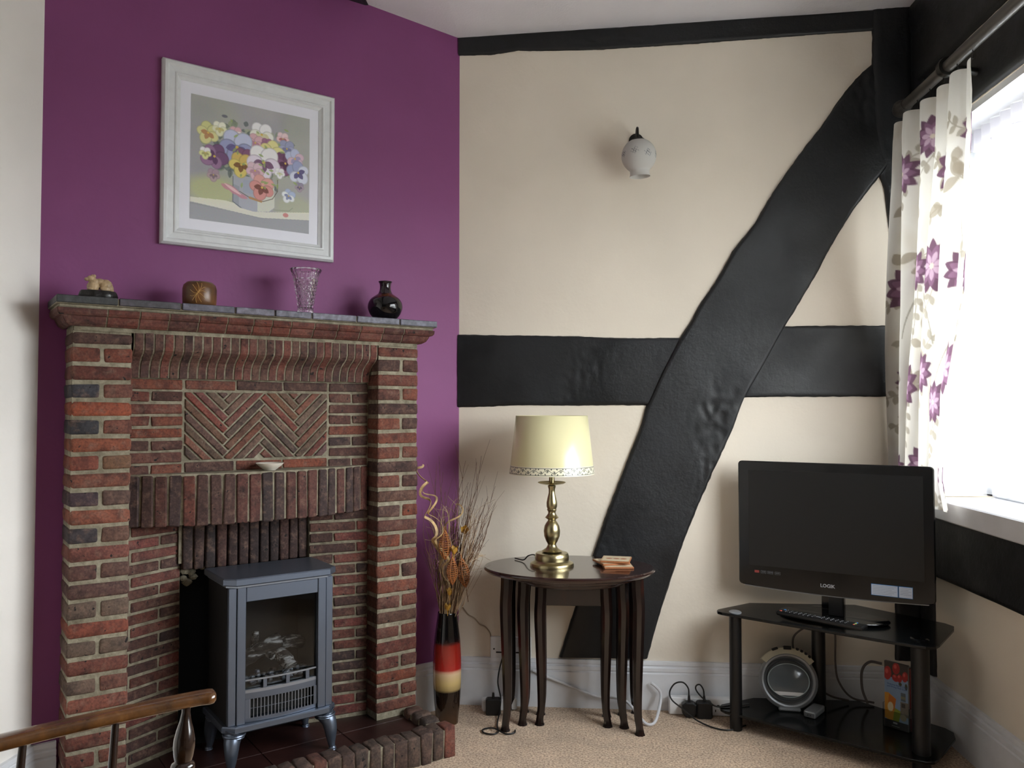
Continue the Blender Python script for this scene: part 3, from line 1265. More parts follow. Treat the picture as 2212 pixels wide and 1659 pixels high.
o = MB().prism(chamfer(hw + .012, d0 - .005, d1 + .012, .028), zb1, zb1 + .020, .003).build('top_plate', M['stove'], ST, smooth=False)
MB().prism(chamfer(hw + .003, d0, d1 + .003, .024), zb1 - .006, zb1).build('top_trim', M['stovelight'], ST, smooth=False)
MB().prism(chamfer(hw + .012, d0 - .005, d1 + .012, .028), zb0, zb0 + .019, .003).build('base_plate', M['stove'], ST, smooth=False)
zf0, zf1 = zb0 + .019, zb1 - .006
for s in (-1, 1):
    MB().box(min(s * (hw - .022), s * (hw - .001)), max(s * (hw - .022), s * (hw - .001)), d1 - .03, d1 - .004, zf0, zf1, .0015).build('corner_panel', M['stove'], ST, smooth=False)
    MB().box(min(s * (hw - .0235), s * (hw - .047)), max(s * (hw - .0235), s * (hw - .047)), d1 - .02, d1, zf0, zf1, .0015).build('front_stile', M['stove'], ST, smooth=False)
MB().box(-hw + .048, hw - .048, d1 - .015, d1 - .002, zf1 - .042, zf1 - .001, .0015).build('front_rail', M['stove'], ST, smooth=False)
xi = hw - .048
# inner chamber
ch = MB()
ch.box(-xi - .01, xi + .01, -.03, -.02, .20, zf1)
ch.box(-xi - .012, -xi, -.03, d1 - .02, .20, zf1)
ch.box(xi, xi + .012, -.03, d1 - .02, .20, zf1)
ch.box(-xi, xi, -.03, d1 - .02, .20, .205)
ch.box(-xi, xi, -.03, d1 - .02, zf1 - .03, zf1 - .02)
ch.build('chamber', M['stovedark'], ST, smooth=False)
# logs: from the viewer's left = +x
lg = MB()


def logpath(mb, pts, rad, seed):
    pts = spline(pts, 7)
    n = len(pts)
    mb.tube(pts, [rad * (1 + .25 * noise.noise(Vector((i * .4, seed, 0)))) for i in range(n)], 12)


L1 = MB()
logpath(L1, [(.105, .05, .258), (.06, .055, .286), (.02, .06, .306), (-.02, .06, .318)], .021, 1)
L1.build('log', M['log'], ST)
L1 = MB()
logpath(L1, [(.055, .045, .29), (.048, .04, .32), (.044, .035, .345)], .010, 2)
L1.build('log', M['log'], ST)
L1 = MB()
logpath(L1, [(-.02, .03, .290), (-.06, .03, .300), (-.10, .03, .288)], .019, 3)
L1.build('log', M['log'], ST)
L1 = MB()
logpath(L1, [(-.005, .05, .290), (-.025, .085, .268), (-.035, .105, .246)], .021, 4)
L1.build('log', M['log'], ST)
L1 = MB()
logpath(L1, [(.02, .07, .285), (.012, .09, .280)], .010, 5)
L1.build('log', M['log'], ST)
emb = MB()
rr = random.Random(12)
for i in range(60):
    emb.sphere((rr.uniform(-xi + .01, xi - .01), rr.uniform(.02, .105), .212 + rr.uniform(0, .02)), rr.uniform(.006, .012), rr.uniform(.006, .01), rr.uniform(.005, .009), 6, 4)
o = emb.build('glass_embers', M['coal'], ST, smooth=False)
o['kind'] = 'stuff'
MB().box(-xi, xi, d1 - .018, d1 - .0155, .215, zf1 - .04).build('door_glass', M['stoveglass'], ST, smooth=False)
# fret bars and grille front
bow = lambda x: d1 - .008 + .010 * (1 - (x / xi) ** 2)
xs = np.linspace(-xi + .001, xi - .001, 15)
fr = MB()


def strip(mb, z0, z1, th=.004, x0=-1, x1=1):
    for a, b in zip(xs[:-1], xs[1:]):
        vs = []
        for x in (a, b):
            for (dy, z) in ((0, z0), (0, z1), (-th, z1), (-th, z0)):
                vs.append((x, bow(x) + dy, z))
        mb.add(vs, [(0, 1, 5, 4), (1, 2, 6, 5), (2, 3, 7, 6), (3, 0, 4, 7), (0, 3, 2, 1), (4, 5, 6, 7)])


strip(fr, .238, .242)
fr.build('fret_bar', M['stovelight'], ST, smooth=False)
for x in (-.075, -.015, .05):
    MB().box(x - .005, x + .005, bow(x) - .004, bow(x) - .0005, .214, .238).build('fret_post', M['stove'], ST, smooth=False)
fr = MB()
strip(fr, .205, .2135, .01)
fr.build('fret_sill', M['stovelight'], ST, smooth=False)
g = MB()
strip(g, .188, .205)
strip(g, .125, .136)
strip(g, .1615, .163, .002)
g.box(-xi, -xi + .008, d1 - .012, d1 - .006, .136, .188)
g.box(xi - .014, xi, d1 - .012, d1 - .006, .136, .188)
g.build('lower_panel', M['stove'], ST, smooth=False)
MB().box(-xi, xi, d1 - .04, d1 - .036, .13, .20).build('vent_backing', M['stovedark'], ST, smooth=False)
for i in range(20):
    x = -xi + .008 + (2 * xi - .022) * i / 19
    MB().box(x - .0009, x + .0009, bow(x) - .003, bow(x), .136, .188).build('vent_bar', M['stovelight'], ST, smooth=False)
for sx in (-1, 1):
    for (yy, sy) in ((d1 - .010, 1), (d0 + .02, -1)):
        cx_ = sx * (hw - .022)
        p = [(cx_, yy - sy * .004, .104), (cx_ + sx * .004, yy - sy * .002, .094), (cx_ + sx * .010, yy + sy * .008, .080), (cx_ + sx * .013, yy + sy * .014, .058), (cx_ + sx * .014, yy + sy * .016, .036), (cx_ + sx * .015, yy + sy * .017, .018), (cx_ + sx * .017, yy + sy * .019, .006), (cx_ + sx * .017, yy + sy * .019, .0)]
        sp_ = spline(p, 5)
        rd = np.interp(np.linspace(0, 1, len(sp_)), [0, .08, .16, .3, .5, .72, .84, .88, .94, 1], [.030, .027, .024, .0215, .017, .0105, .0085, .0115, .0105, .012])
        lgm = MB().tube(sp_, list(rd), 14)
        for zc_, rr_ in ((.099, .0305), (.0925, .0275)):
            lgm.lathe([(0.001, -.003), (rr_, -.003), (rr_ + .0015, 0), (rr_, .003), (.001, .003)], (cx_ + sx * .001, yy - sy * .003, zc_), 20)
        lgm.build('leg', M['stove'], ST)
MB().box(-.03, .03, d0 + .05, d0 + .09, .085, .105, .003).build('motor_housing', M['stovedark'], ST, smooth=False)

# ================================================================== MANTEL ORNAMENTS
MZ = 1.3418


def mant(px, py, w):
    return fw(uwz(px, py, w)[0], w, MZ)


# figurine
p0 = mant(213, 640, .138)
FG = thing('stone_figurine', 'small cream stone crouching figurine on a dark wooden stand, left end of the mantel', 'ornament', tuple(p0), FANG)
SB = MB()
n_ = 40
SB.lathe([(.001, 0), (.043, 0), (.0465, .006), (.043, .016), (.040, .020), (.001, .020)], (0, 0, 0), n_, 1.0, .62, mod=lambda a, z, i: 1 + .04 * math.sin(7 * a) + .03 * math.sin(3 * a + 1))
SB.build('stand', plain('ebony_stand', (24, 21, 20), .3, bump=.6, bscale=120), FG)
fb_ = MB()
nf = lambda d: 1 + .08 * noise.noise(Vector(d) * 2.3)
for c, r3 in (((.012, .001, .022), (.013, .014, .016)), ((.010, .002, .034), (.010, .011, .010)), ((.017, .003, .043), (.0085, .0085, .0075)), ((.0255, .004, .041), (.0050, .0050, .0042)), ((.013, -.004, .0505), (.0035, .003, .0045)), ((.010, .007, .0495), (.0035, .003, .0045)),
              ((-.002, .0, .036), (.0120, .011, .0085)), ((-.014, .001, .027), (.0150, .014, .0150)), ((-.021, .002, .020), (.0100, .013, .0110)), ((-.012, .013, .017), (.0105, .006, .0075)), ((.018, .010, .015), (.0070, .006, .0045)), ((-.026, .0, .014), (.006, .008, .006))):
    c = (c[0] * 1.15, c[1], c[2] + .008)
    r3 = tuple(v * 1.15 for v in r3)
    fb_.sphere(c, r3[0], r3[1], r3[2], 14, 10, nf)
o = fb_.build('figure', M['stone'], FG)
rm = o.modifiers.new('r', 'REMESH')
rm.mode = 'VOXEL'
rm.voxel_size = .0011
rm.use_smooth_shade = True

# barrel candle
p0 = mant(431, 655, .130)
CN = thing('barrel_candle', 'brown barrel shaped candle with a pressed flower on the mantel', 'candle', tuple(p0), FANG)
CS = 1.19
MB().lathe([(a * CS, b * CS) for a, b in [(.001, 0), (.035, 0), (.0375, .003), (.0385, .018), (.0385, .040), (.036, .050), (.029, .0565), (.015, .0575), (.001, .056)]], (0, 0, 0), 40).build('wax_body', M['wax'], CN)
pt_ = MB()
ac = math.radians(70)
for k in range(11):
    an = 2 * PI * k / 11
    pts = []
    for t in np.linspace(0, 1, 7):
        for sgn in (1,):
            rr_ = t * .019
            sx_ = math.cos(an) * rr_ + math.sin(an) * .0035 * math.sin(t * PI)
            sz_ = math.sin(an) * rr_ + math.cos(an) * .0035 * math.sin(t * PI)
            th_ = ac + sx_ / .0388
            pts.append((.0388 * CS * math.cos(th_), .0388 * CS * math.sin(th_), (.028 + sz_ * 1.3) * CS))
    pt_.tube(pts, .0006, 5)
pt_.build('pressed_flower', plain('straw_petal', (190, 150, 88), .5), CN)
MB().tube([(0, 0, .066), (0, .001, .074)], .0008, 6).build('wick', M['blackmatt'], CN)

# crystal vase
p0 = mant(660, 670, .138)
GV = thing('crystal_vase', 'flared cut-glass vase standing under the picture on the mantel', 'vase', tuple(p0), FANG)
zs = np.linspace(0, .112, 90)


def gr(z):
    return float(np.interp(z, [0, .006, .02, .06, .09, .102, .109, .112], [.0195, .0195, .0200, .0260, .0315, .0350, .039, .0385]))


def gmod(a, z, i):
    z = z / 1.22
    if i >= 90:
        return 1
    if .008 < z < .085:
        return 1 + .13 * (abs(math.sin(7 * a + z * 190)) * abs(math.sin(7 * a - z * 190)) - .4)
    if z > .095:
        return 1 + .05 * abs(math.cos(9 * a))
    return 1 + .035 * abs(math.sin(12 * a))


prof = [(.001, 0)] + [(gr(z), z) for z in zs]
prof += [(gr(z) - .0042, z) for z in zs[::-1] if z > .014] + [(.001, .014)]
prof = [(a * 1.16, b * 1.22) for a, b in prof]
MB().lathe(prof, (0, 0, 0), 96, mod=gmod).build('glass_body', M['crystal'], GV, smooth=False)
# black bulb vase
p0 = mant(832, 686, .122)
BV = thing('bud_vase', 'glossy black bulbous vase with brown glaze on its shoulder, right end of the mantel', 'vase', tuple(p0), FANG)
vp = [(.001, 0), (.022, 0), (.026, .003), (.034, .012), (.0385, .022), (.0400, .030), (.0385, .040), (.033, .049), (.024, .056), (.017, .061), (.0135, .068), (.0125, .076), (.0130, .083), (.0145, .087), (.0160, .089), (.0150, .0895), (.0115, .085), (.010, .075), (.001, .06)]
pts = spline([(a, b, 0) for a, b in vp], 4)
prof = [(max(.0005, p[0] * 1.40), p[1] * 1.40) for p in pts]
mbv = MB().lathe(prof, (0, 0, 0), 64)
for i, v in enumerate(mbv.v):
    z = v[2] / 1.4
    dr = noise.noise(Vector((v[0] * 60, v[1] * 60, 0))) * .006
    t = 1 if z > .050 + dr else 0
    t2 = 1 if z > .0585 + dr * .4 else 0
    mbv.c[i] = (34, 24, 30) if t2 else ((84, 46, 26) if t else (10, 9, 11))
mbv.build('body', M['vcgloss'], BV, cols=True)
# dish on the hood ledge
dp = fw(uwz(582, 1003, .11)[0], .115, .8703)
DV = MB().lathe([(.001, 0), (.016, 0), (.018, .002), (.030, .011), (.0400, .0205), (.0405, .0218), (.038, .0212), (.028, .0125), (.015, .004), (.001, .003)], tuple(dp), 48)
tag(DV.build('shallow_dish', M['dish']), 'small shallow cream dish on the ledge below the herringbone bricks', 'dish')

# ================================================================== PICTURE
pu = [uwz(345, 122, .03), uwz(724, 213, .03), uwz(341, 528, .03)]
ul, ur, ztp, zbt = 1.0265, .4945, 2.076, 1.532
PC = thing('framed_picture', 'square cream framed print of pansies in a pail on the purple wall', 'picture', tuple(fw((ul + ur) / 2, .001, zbt)), FANG)
PWD, PHT = ul - ur, ztp - zbt
fw_ = .052
fprof = [(0, 0), (0, .016), (.006, .024), (.014, .024), (.018, .019), (.034, .017), (.037, .020), (.041, .020), (.044, .014), (fw_, .010), (fw_, 0)]   # (inwards, out)
fm = MB()
cor = [(-PWD / 2, 0, 1, 1), (PWD / 2, 0, -1, 1), (PWD / 2, PHT, -1, -1), (-PWD / 2, PHT, 1, -1)]
npf = len(fprof)
for k in range(4):
    vs = []
    for kk in (k, (k + 1) % 4):
        x, z, ix, iz = cor[kk]
        for i_, o_ in fprof:
            vs.append((x + ix * i_, o_, z + iz * i_))
    mb = MB().add(vs, [(j, (j + 1) % npf, npf + (j + 1) % npf, npf + j) for j in range(npf)])
    mb.build('frame_side', M['frame'], PC, smooth=False, weld=True)
MB().box(-PWD / 2 + .04, PWD / 2 - .04, .002, .008, .04, PHT - .04).build('mount', M['mount'], PC, smooth=False)
CWN = 330
ppx = Paint(CWN, CWN, (168, 166, 172))
P_ = ppx
rs = np.random.RandomState(5)
# background wash
for k in range(60):
    P_.ell(rs.uniform(0, CWN), rs.uniform(0, CWN * .7), rs.uniform(25, 70), rs.uniform(15, 45), rs.uniform(0, 3), [(166, 164, 176), (156, 156, 166), (176, 176, 170), (170, 180, 150), (150, 150, 158)][k % 5], 30, .35)
P_.ell(20, 20, 60, 40, 0, (164, 170, 150), 30, .4)
P_.ell(310, 60, 50, 90, 0, (172, 180, 156), 30, .35)
P_.ell(60, 245, 70, 38, 0, (196, 206, 112), 22, .6)
P_.ell(285, 262, 60, 35, 0, (184, 194, 136), 20, .5)
P_.ell(20, 150, 60, 60, 0, (150, 148, 160), 30, .5)
P_.poly([(0, 285), (150, 290), (330, 272), (330, 330), (0, 330)], (150, 152, 158))
P_.poly([(0, 272), (90, 268), (200, 285), (330, 268), (330, 290), (190, 302), (0, 284)], (226, 224, 206), .85)
P_.poly([(0, 290), (110, 296), (190, 304), (330, 292), (330, 330), (0, 330)], (158, 160, 168), .8)
# foliage mass
for k in range(230):
    a = rs.uniform(0, 2 * PI)
    q = rs.uniform(.1, 1) ** .6
    x, y = 168 + math.cos(a) * 128 * q, 135 + math.sin(a) * 82 * q
    P_.leaf(x, y, rs.uniform(14, 30), rs.uniform(4, 8), rs.uniform(0, 6.3), [(110, 124, 108), (132, 146, 118), (92, 104, 104), (150, 164, 120), (120, 130, 124), (164, 172, 140)][k % 6], .75)
# pail
P_.poly([(112, 195), (226, 195), (228, 268), (215, 282), (170, 288), (130, 282), (110, 268)], (168, 172, 186))
P_.poly([(180, 200), (226, 200), (228, 268), (212, 282), (180, 286)], (214, 216, 196), .85)
P_.poly([(112, 220), (130, 225), (128, 280), (110, 268)], (140, 146, 162), .6)
P_.poly([(140, 205), (170, 205), (170, 240), (140, 240)], (150, 162, 190), .5)
P_.line([(112, 200), (112, 268), (135, 282)], 1.6, (90, 96, 100))
P_.line([(236, 190), (236, 222), (222, 245), (196, 256), (160, 252), (130, 238)], 1.8, (104, 92, 74))
P_.line([(158, 251), (190, 257)], 6, (188, 138, 86))
P_.line([(108, 150), (104, 205)], 1.6, (90, 96, 90))


def pansy(x, y, s, c1, c2, cc, rot=0.):
    for an, r1, cl in ((-2.2, 1, c1), (-.95, 1, c1), (PI - .2, .85, c2), (.2, .85, c2), (PI / 2, 1.05, c2)):
        a = an + rot
        P_.ell(x + math.cos(a) * s * .5, y + math.sin(a) * s * .45, s * .56 * r1, s * .50 * r1, a, tuple(v * .82 for v in cl), 2, .9)
        P_.ell(x + math.cos(a) * s * .52, y + math.sin(a) * s * .47, s * .50 * r1, s * .44 * r1, a, cl, 3, .95)
    for an in (PI - .3 + rot, .3 + rot, PI / 2 + rot):
        P_.leaf(x, y, s * .62, s * .2, an, cc, .8)
    P_.ell(x, y, s * .09, s * .09, 0, (226, 186, 70), 1)


bl_, wh, ye, pk, pu_, co = (176, 184, 222), (236, 234, 240), (226, 214, 130), (222, 170, 182), (142, 96, 142), (226, 148, 138)
for a in ((45, 95, 24, (212, 212, 130), (220, 216, 140), (190, 120, 70), .4), (75, 78, 16, (236, 236, 214), (228, 228, 190), (200, 190, 110), 0), (118, 82, 15, pk, (238, 226, 226), (200, 150, 150), 0),
          (190, 72, 27, wh, (230, 230, 220), (214, 206, 150), 0), (172, 98, 20, pk, pk, (190, 120, 140), .3), (205, 96, 14, (168, 104, 140), (168, 104, 140), (130, 70, 110), 0), (250, 72, 15, (232, 200, 206), (232, 190, 196), (180, 90, 90), 0),
          (262, 98, 20, (150, 156, 196), (160, 164, 204), (110, 110, 160), 0), (122, 120, 38, (190, 198, 230), (150, 156, 206), (92, 78, 142), .1), (62, 155, 28, (120, 76, 124), (156, 110, 156), (90, 50, 96), 1.1), (38, 150, 13, wh, (224, 226, 150), (170, 170, 90), 0),
          (142, 145, 22, (140, 84, 124), (140, 84, 124), (90, 50, 86), 0), (164, 158, 18, (150, 94, 130), (150, 94, 130), (110, 60, 96), 0), (218, 118, 28, (230, 222, 140), (226, 214, 130), (120, 70, 50), .8), (258, 140, 26, (118, 68, 108), (140, 84, 126), (80, 40, 70), 0),
          (134, 165, 27, (222, 186, 84), (230, 206, 96), (116, 62, 34), .1), (196, 148, 38, wh, (226, 214, 232), (104, 56, 98), .05), (172, 175, 20, (222, 186, 200), (222, 180, 196), (190, 130, 150), 0), (286, 122, 22, (184, 192, 226), (214, 180, 200), (150, 140, 190), -.6),
          (296, 160, 26, (150, 160, 206), (206, 212, 234), (70, 60, 120), -.7), (192, 218, 28, (228, 158, 150), (222, 140, 134), (120, 60, 50), .3), (242, 170, 12, wh, wh, (200, 210, 170), 0), (60, 205, 14, (170, 140, 160), (180, 150, 160), (120, 100, 110), 0),
          (268, 230, 16, (170, 186, 220), (226, 230, 236), (110, 120, 170), .5), (300, 200, 11, (150, 140, 170), (170, 150, 170), (100, 90, 120), 0)):
    pansy(a[0], a[1], a[2] * 1.3, *a[3:])
for x, y, L, an in ((80, 225, 30, .45), (100, 235, 32, .4), (120, 246, 34, .25), (90, 222, 50, .5)):
    P_.leaf(x, y, L, 6, an, (204, 128, 148), .9)
P_.leaf(88, 222, 54, 4, .5, (232, 190, 196), .9)
for k in range(26):
    x, y = rs.uniform(60, 290), rs.uniform(45, 225)
    P_.leaf(x, y, rs.uniform(8, 18), 3, rs.uniform(0, 6.3), (150, 176, 96), .8)
P_.line([(225, 275), (270, 272), (280, 262)], 2, (150, 158, 130))
P_.ell(260, 285, 8, 6, 0, (214, 130, 126))
P_.ell(88, 42, 8, 4, 0, (112, 114, 124))
P_.a = P_.a * .76 + P_.a.mean(axis=2, keepdims=True) * .24
P_.a = P_.a * 1.07 + 4
P_.a += rs.normal(0, 2.5, P_.a.shape)
x0_, x1_ = -PWD / 2 + .052 + .030, PWD / 2 - .052 - .030
z0_, z1_ = .052 + .032, PHT - .052 - .034
gx = np.linspace(x1_, x0_, CWN)
gz = np.linspace(z1_, z0_, CWN)
Pg = np.zeros((CWN, CWN, 3))
Pg[..., 0] = gx[None, :]
Pg[..., 1] = .0088
Pg[..., 2] = gz[:, None]
grid_mesh('flower_print', Pg, M['vc'], PC, ppx.a, smooth=False)

# ================================================================== WALL LAMP
lc = ony(1380, 337, BY - .10)
WL = thing('wall_lamp', 'frosted globe wall lamp with black fitting on the cream wall', 'lamp', (lc[0], BY, lc[2]))
gl = MB()
prof = [(.024, .047), (.027, .050)]
prof = []
for t in np.linspace(.50, 2.52, 34):
    prof.append((.060 * math.sin(t), .060 * math.cos(t)))
prof += [(.0335, -.053), (.0335, -.062), (.0350, -.068), (.0358, -.072), (.0345, -.0715), (.0325, -.062), (.0322, -.053)]
for t in np.linspace(2.50, .52, 20):
    prof.append((.0575 * math.sin(t), .0575 * math.cos(t)))
ax = Matrix.Rotation(math.radians(-3), 4, 'Y') @ Matrix.Rotation(math.radians(3), 4, 'X')
gl.lathe(prof, (0, -.10, 0), 120, axis=ax, cap=False)
rr = random.Random(2)
for i, v in enumerate(gl.v):
    a = math.atan2(v[1] + .10, v[0])
    col = (222, 220, 216)
    for (ca, cz, sc) in ((-1.9, .004, 1.), (-1.1, -.002, 1.), (-2.7, 0, 1.), (-.3, 0, 1)):
        da, dz = (a - ca) * .06, v[2] - cz
        if abs(da) < .014 and abs(dz) < .016:
            q = abs(math.sin(da * 620 + dz * 240)) * abs(math.sin(dz * 520 - da * 300)) * (1 - math.hypot(da, dz) / .02)
            if q > .42:
                col = (128, 130, 132)
            elif q > .26:
                col = (172, 172, 174)
    gl.c[i] = col
gl.build('glass_globe', M['frosted'], WL, cols=True)
cap_ = MB().lathe([(.001, .062), (.012, .062), (.022, .058), (.024, .054), (.029, .050), (.030, .044), (.029, .042), (.001, .042)], (0, -.10, 0), 36, axis=ax)
cap_.build('cap', M['darkmetal'], WL)
tp = spline([(-.003, -.10, .060), (-.004, -.100, .085), (-.004, -.094, .100), (-.004, -.075, .104), (-.003, -.04, .098), (-.002, -.012, .088)], 6)
MB().tube(tp, .0045, 10).build('arm', M['darkmetal'], WL)
MB().lathe([(.001, 0), (.026, 0), (.026, .004), (.016, .011), (.001, .012)], (-.002, 0, .086), 28, axis=Matrix.Rotation(PI / 2, 4, 'X')).build('wall_plate', M['darkmetal'], WL)

# ================================================================== CURTAIN AND POLE
PZc = 2.052
poff = .100
CPo = thing('curtain_pole', 'thick dark wooden curtain pole above the window', 'pole', (RX - poff, 1.6, PZc))
MB().tube([(0, -1.15, 0), (0, 1.12, 0)], .0175, 20).build('rod', M['darkmetal'] if 0 else plain('grey_brown_pole', (58, 54, 50), .4, coat=.3), CPo)
fin = MB().lathe([(.001, 0), (.019, 0), (.022, .006), (.017, .012), (.024, .026), (.030, .042), (.026, .058), (.012, .066), (.001, .068)], (0, 1.12, 0), 20, axis=Matrix.Rotation(-PI / 2, 4, 'X'))
fin.build('finial', plain('pole_finial', (46, 43, 41), .45), CPo)
for yy in (.835, -.9):
    br = MB().lathe([(.018, -.012), (.027, -.012), (.029, 0), (.027, .012), (.018, .012)], (0, yy, 0), 24, axis=Matrix.Rotation(-PI / 2, 4, 'X'), cap=False)
    br.tube([(.02, yy, -.005), (.06, yy, -.01), (poff - .001, yy, -.02)], .011, 10)
    br.build('bracket', M['darkmetal'], CPo)
for k in range(6):
    yy = .68 + k * .09
    MB().tube([(0, yy, -.0175), (.003, yy, -.030), (0, yy, -.042)], .0016, 6).build('curtain_hook', M['darkmetal'], CPo)

# curtain: fabric coordinates s (0..1 across, from the corner towards the room), t down
NWc, NHc = 330, 430
FW_, FH_ = 1.05, 1.26
cz1, cz0 = 2.005, .748
cp = Paint(NWc, NHc, (212, 208, 200))
rs = np.random.RandomState(11)
pxm = NWc / FW_
for k in range(50):
    cp.ell(rs.uniform(0, NWc), rs.uniform(0, NHc), rs.uniform(8, 22), rs.uniform(5, 12), rs.uniform(0, 3), (196, 186, 170), 8, .35)


def spray(x, y, an, L, c=(158, 150, 136), n=5):
    pts = [(x + math.cos(an + .5 * t) * L * t, y + math.sin(an + .5 * t) * L * t) for t in np.linspace(0, 1, 9)]
    cp.line(pts, 1.3, c, .9)
    for i in range(1, 9, 2):
        for sg in (-1, 1):
            cp.leaf(pts[i][0], pts[i][1], 11, 3.4, an + .5 + sg * .9, c, .85)


def bloom(x, y, s):
    for ring, n, cc in ((1., 11, (98, 70, 88)), (.74, 9, (132, 100, 122)), (.5, 7, (186, 160, 176))):
        for k in range(n):
            a = 2 * PI * k / n + ring * 3
            cp.leaf(x + math.cos(a) * s * .08, y + math.sin(a) * s * .08, s * ring, s * ring * .24, a, cc, .92)
    cp.ell(x, y, s * .12, s * .12, 0, (206, 192, 176))


blooms = [(34, 190), (70, 66), (150, 40), (232, 84), (300, 60), (128, 176), (205, 178), (286, 190), (40, 292), (120, 300), (190, 286), (262, 318), (316, 284), (60, 396), (158, 386), (232, 408), (300, 396)]
for i, (x, y) in enumerate(blooms):
    spray(x, y, rs.uniform(0, 6.3), 44)
    spray(x + 6, y + 8, rs.uniform(1, 2.3), 60)
for k in range(26):
    x, y = rs.uniform(0, NWc), rs.uniform(0, NHc)
    for q in range(3):
        cp.leaf(x, y, rs.uniform(14, 26), rs.uniform(4, 7), rs.uniform(0, 6.3), (150, 140, 124), .75)
for k in range(8):
    x, y = rs.uniform(20, NWc - 20), rs.uniform(0, NHc - 90)
    pts = [(x + 18 * math.sin(t * 2.4 + k), y + 95 * t) for t in np.linspace(0, 1, 14)]
    cp.line(pts, 1.5, (150, 144, 132), .9)
for i, (x, y) in enumerate(blooms):
    bloom(x, y, 21 + 5 * (i % 3 == 0))
Pc = np.zeros((NHc, NWc, 3))
for i in range(NHc):
    t = i / (NHc - 1)
    ya = np.interp(t, [0, .15, .6, 1], [2.80, 2.80, 2.865, 2.885])
    yb = np.interp(t, [0, .15, .5, .72, .93, 1], [2.268, 2.285, 2.375, 2.495, 2.525, 2.49])
    s = np.linspace(0, 1, NWc)
    env = 1 + .35 * np.sin(3 * t)
    nf_ = 5.2
    ph = 2 * PI * nf_ * s + .55 * math.sin(2.4 * t) + .4
    w = np.sin(ph)
    w = np.sign(w) * np.abs(w) ** .7
    y = ya + (yb - ya) * s + .012 * np.cos(ph) * env
    xo = .086 + .030 * w * (0.85 + .25 * np.sin(5 * s + 2 * t)) + .010 * np.sin(9 * s + 4 * t)
    kt = min(1, max(0, (t - .48) / .24))
    ks = np.clip((s - .35) / .25, 0, 1) * kt
    xo = xo * (1 - ks) + ks * (.082 + .012 * w)
    if t < .05:
        xo = .1 + (xo - .1) * (.8 + 4 * t)
    z = cz1 + (cz0 - cz1) * t + (.004 * np.sin(ph) if t < .02 else 0)
    Pc[i, :, 0] = RX - xo - .004
    Pc[i, :, 1] = y
    Pc[i, :, 2] = z
cu = grid_mesh('flowered_curtain', Pc, M['curtain'], None, cp.a)
tag(cu, 'cream curtain with purple flowers bunched beside the window', 'curtain')
# net curtain heading in the reveal
Pn = np.zeros((16, 300, 3))
for i in range(16):
    t = i / 15
    yv = np.linspace(WY0 + .02, WY1 - .015, 300)
    Pn[i, :, 0] = RX + .095 + .010 * np.sin(yv * 120 + 2 * np.sin(yv * 9))
    Pn[i, :, 1] = yv
    Pn[i, :, 2] = WZ1 - .022 - t * .065 + (.008 * np.sin(yv * 42) if i == 15 else 0)
vm = Mat('net_curtain')
vm.n.remove(vm.b)
_tp = vm.n.new('ShaderNodeBsdfTransparent')
_tl = vm.n.new('ShaderNodeBsdfTranslucent')
_tl.inputs[0].default_value = (.9, .9, .92, 1)
_mx = vm.n.new('ShaderNodeMixShader')
_mx.inputs[0].default_value = .30
vm.link(_tp.outputs[0], _mx.inputs[1])
vm.link(_tl.outputs[0], _mx.inputs[2])
vm.link(_mx.outputs[0], vm.n['Material Output'].inputs[0])
Pv = np.zeros((12, 260, 3))
for i in range(12):
    yv = np.linspace(WY0 + .02, WY1 - .015, 260)
    Pv[i, :, 0] = RX + .115 + .007 * np.sin(yv * 60 + 2 * np.sin(yv * 7))
    Pv[i, :, 1] = yv
    Pv[i, :, 2] = WZ1 - .03 - (WZ1 - WZ0 - .045) * i / 11
tag(grid_mesh('net_curtain', Pv, vm.m), 'sheer white net curtain hanging over the whole bright window', 'curtain')
tag(grid_mesh('net_valance', Pn, M['voile']), 'short ruffled white net valance across the top of the window', 'curtain')

# ================================================================== NEST OF TABLES
TZ = .535


def cab_leg(x, y, ztop, sx, sy, k=1.):
    """a slim cabriole leg; sx, sy: which way it bows"""
    p = [(x - sx * .001, y - sy * .001, ztop), (x, y, ztop * .90), (x + sx * .003, y + sy * .002, ztop * .78), (x + sx * .001, y + sy * .002, ztop * .58), (x - sx * .002, y - sy * .001, ztop * .32), (x - sx * .002, y, ztop * .13), (x + sx * .003, y + sy * .004, .022), (x + sx * .004, y + sy * .006, .004), (x + sx * .004, y + sy * .006, 0.0)]
    sp_ = spline(p, 4)
    rd = np.interp(np.linspace(0, 1, len(sp_)), [0, .12, .28, .45, .62, .75, .86, .95, 1], [.0205, .0205, .0200, .0172, .0138, .0125, .0150, .0180, .0170])
    return MB().tube(sp_, list(rd * k), 8)


def oval(mb, cx, cy, a, b, z0, z1, n=72):
    e = z1 - z0
    prof = [(.0, z0), (.93, z0), (.965, z0 + e * .15), (.985, z0 + e * .45), (1., z0 + e * .62), (1., z0 + e * .82), (.985, z1), (0, z1)]
    vs, fs = [], []
    for (q, z) in prof:
        for j in range(n):
            t = 2 * PI * j / n
            vs.append((cx + max(q, .001) * a * math.cos(t), cy + max(q, .001) * b * math.sin(t), z))
    for i in range(len(prof) - 1):
        for j in range(n):
            k = (j + 1) % n
            fs.append((i * n + j, i * n + k, (i + 1) * n + k, (i + 1) * n + j))
    return mb.add(vs, fs)


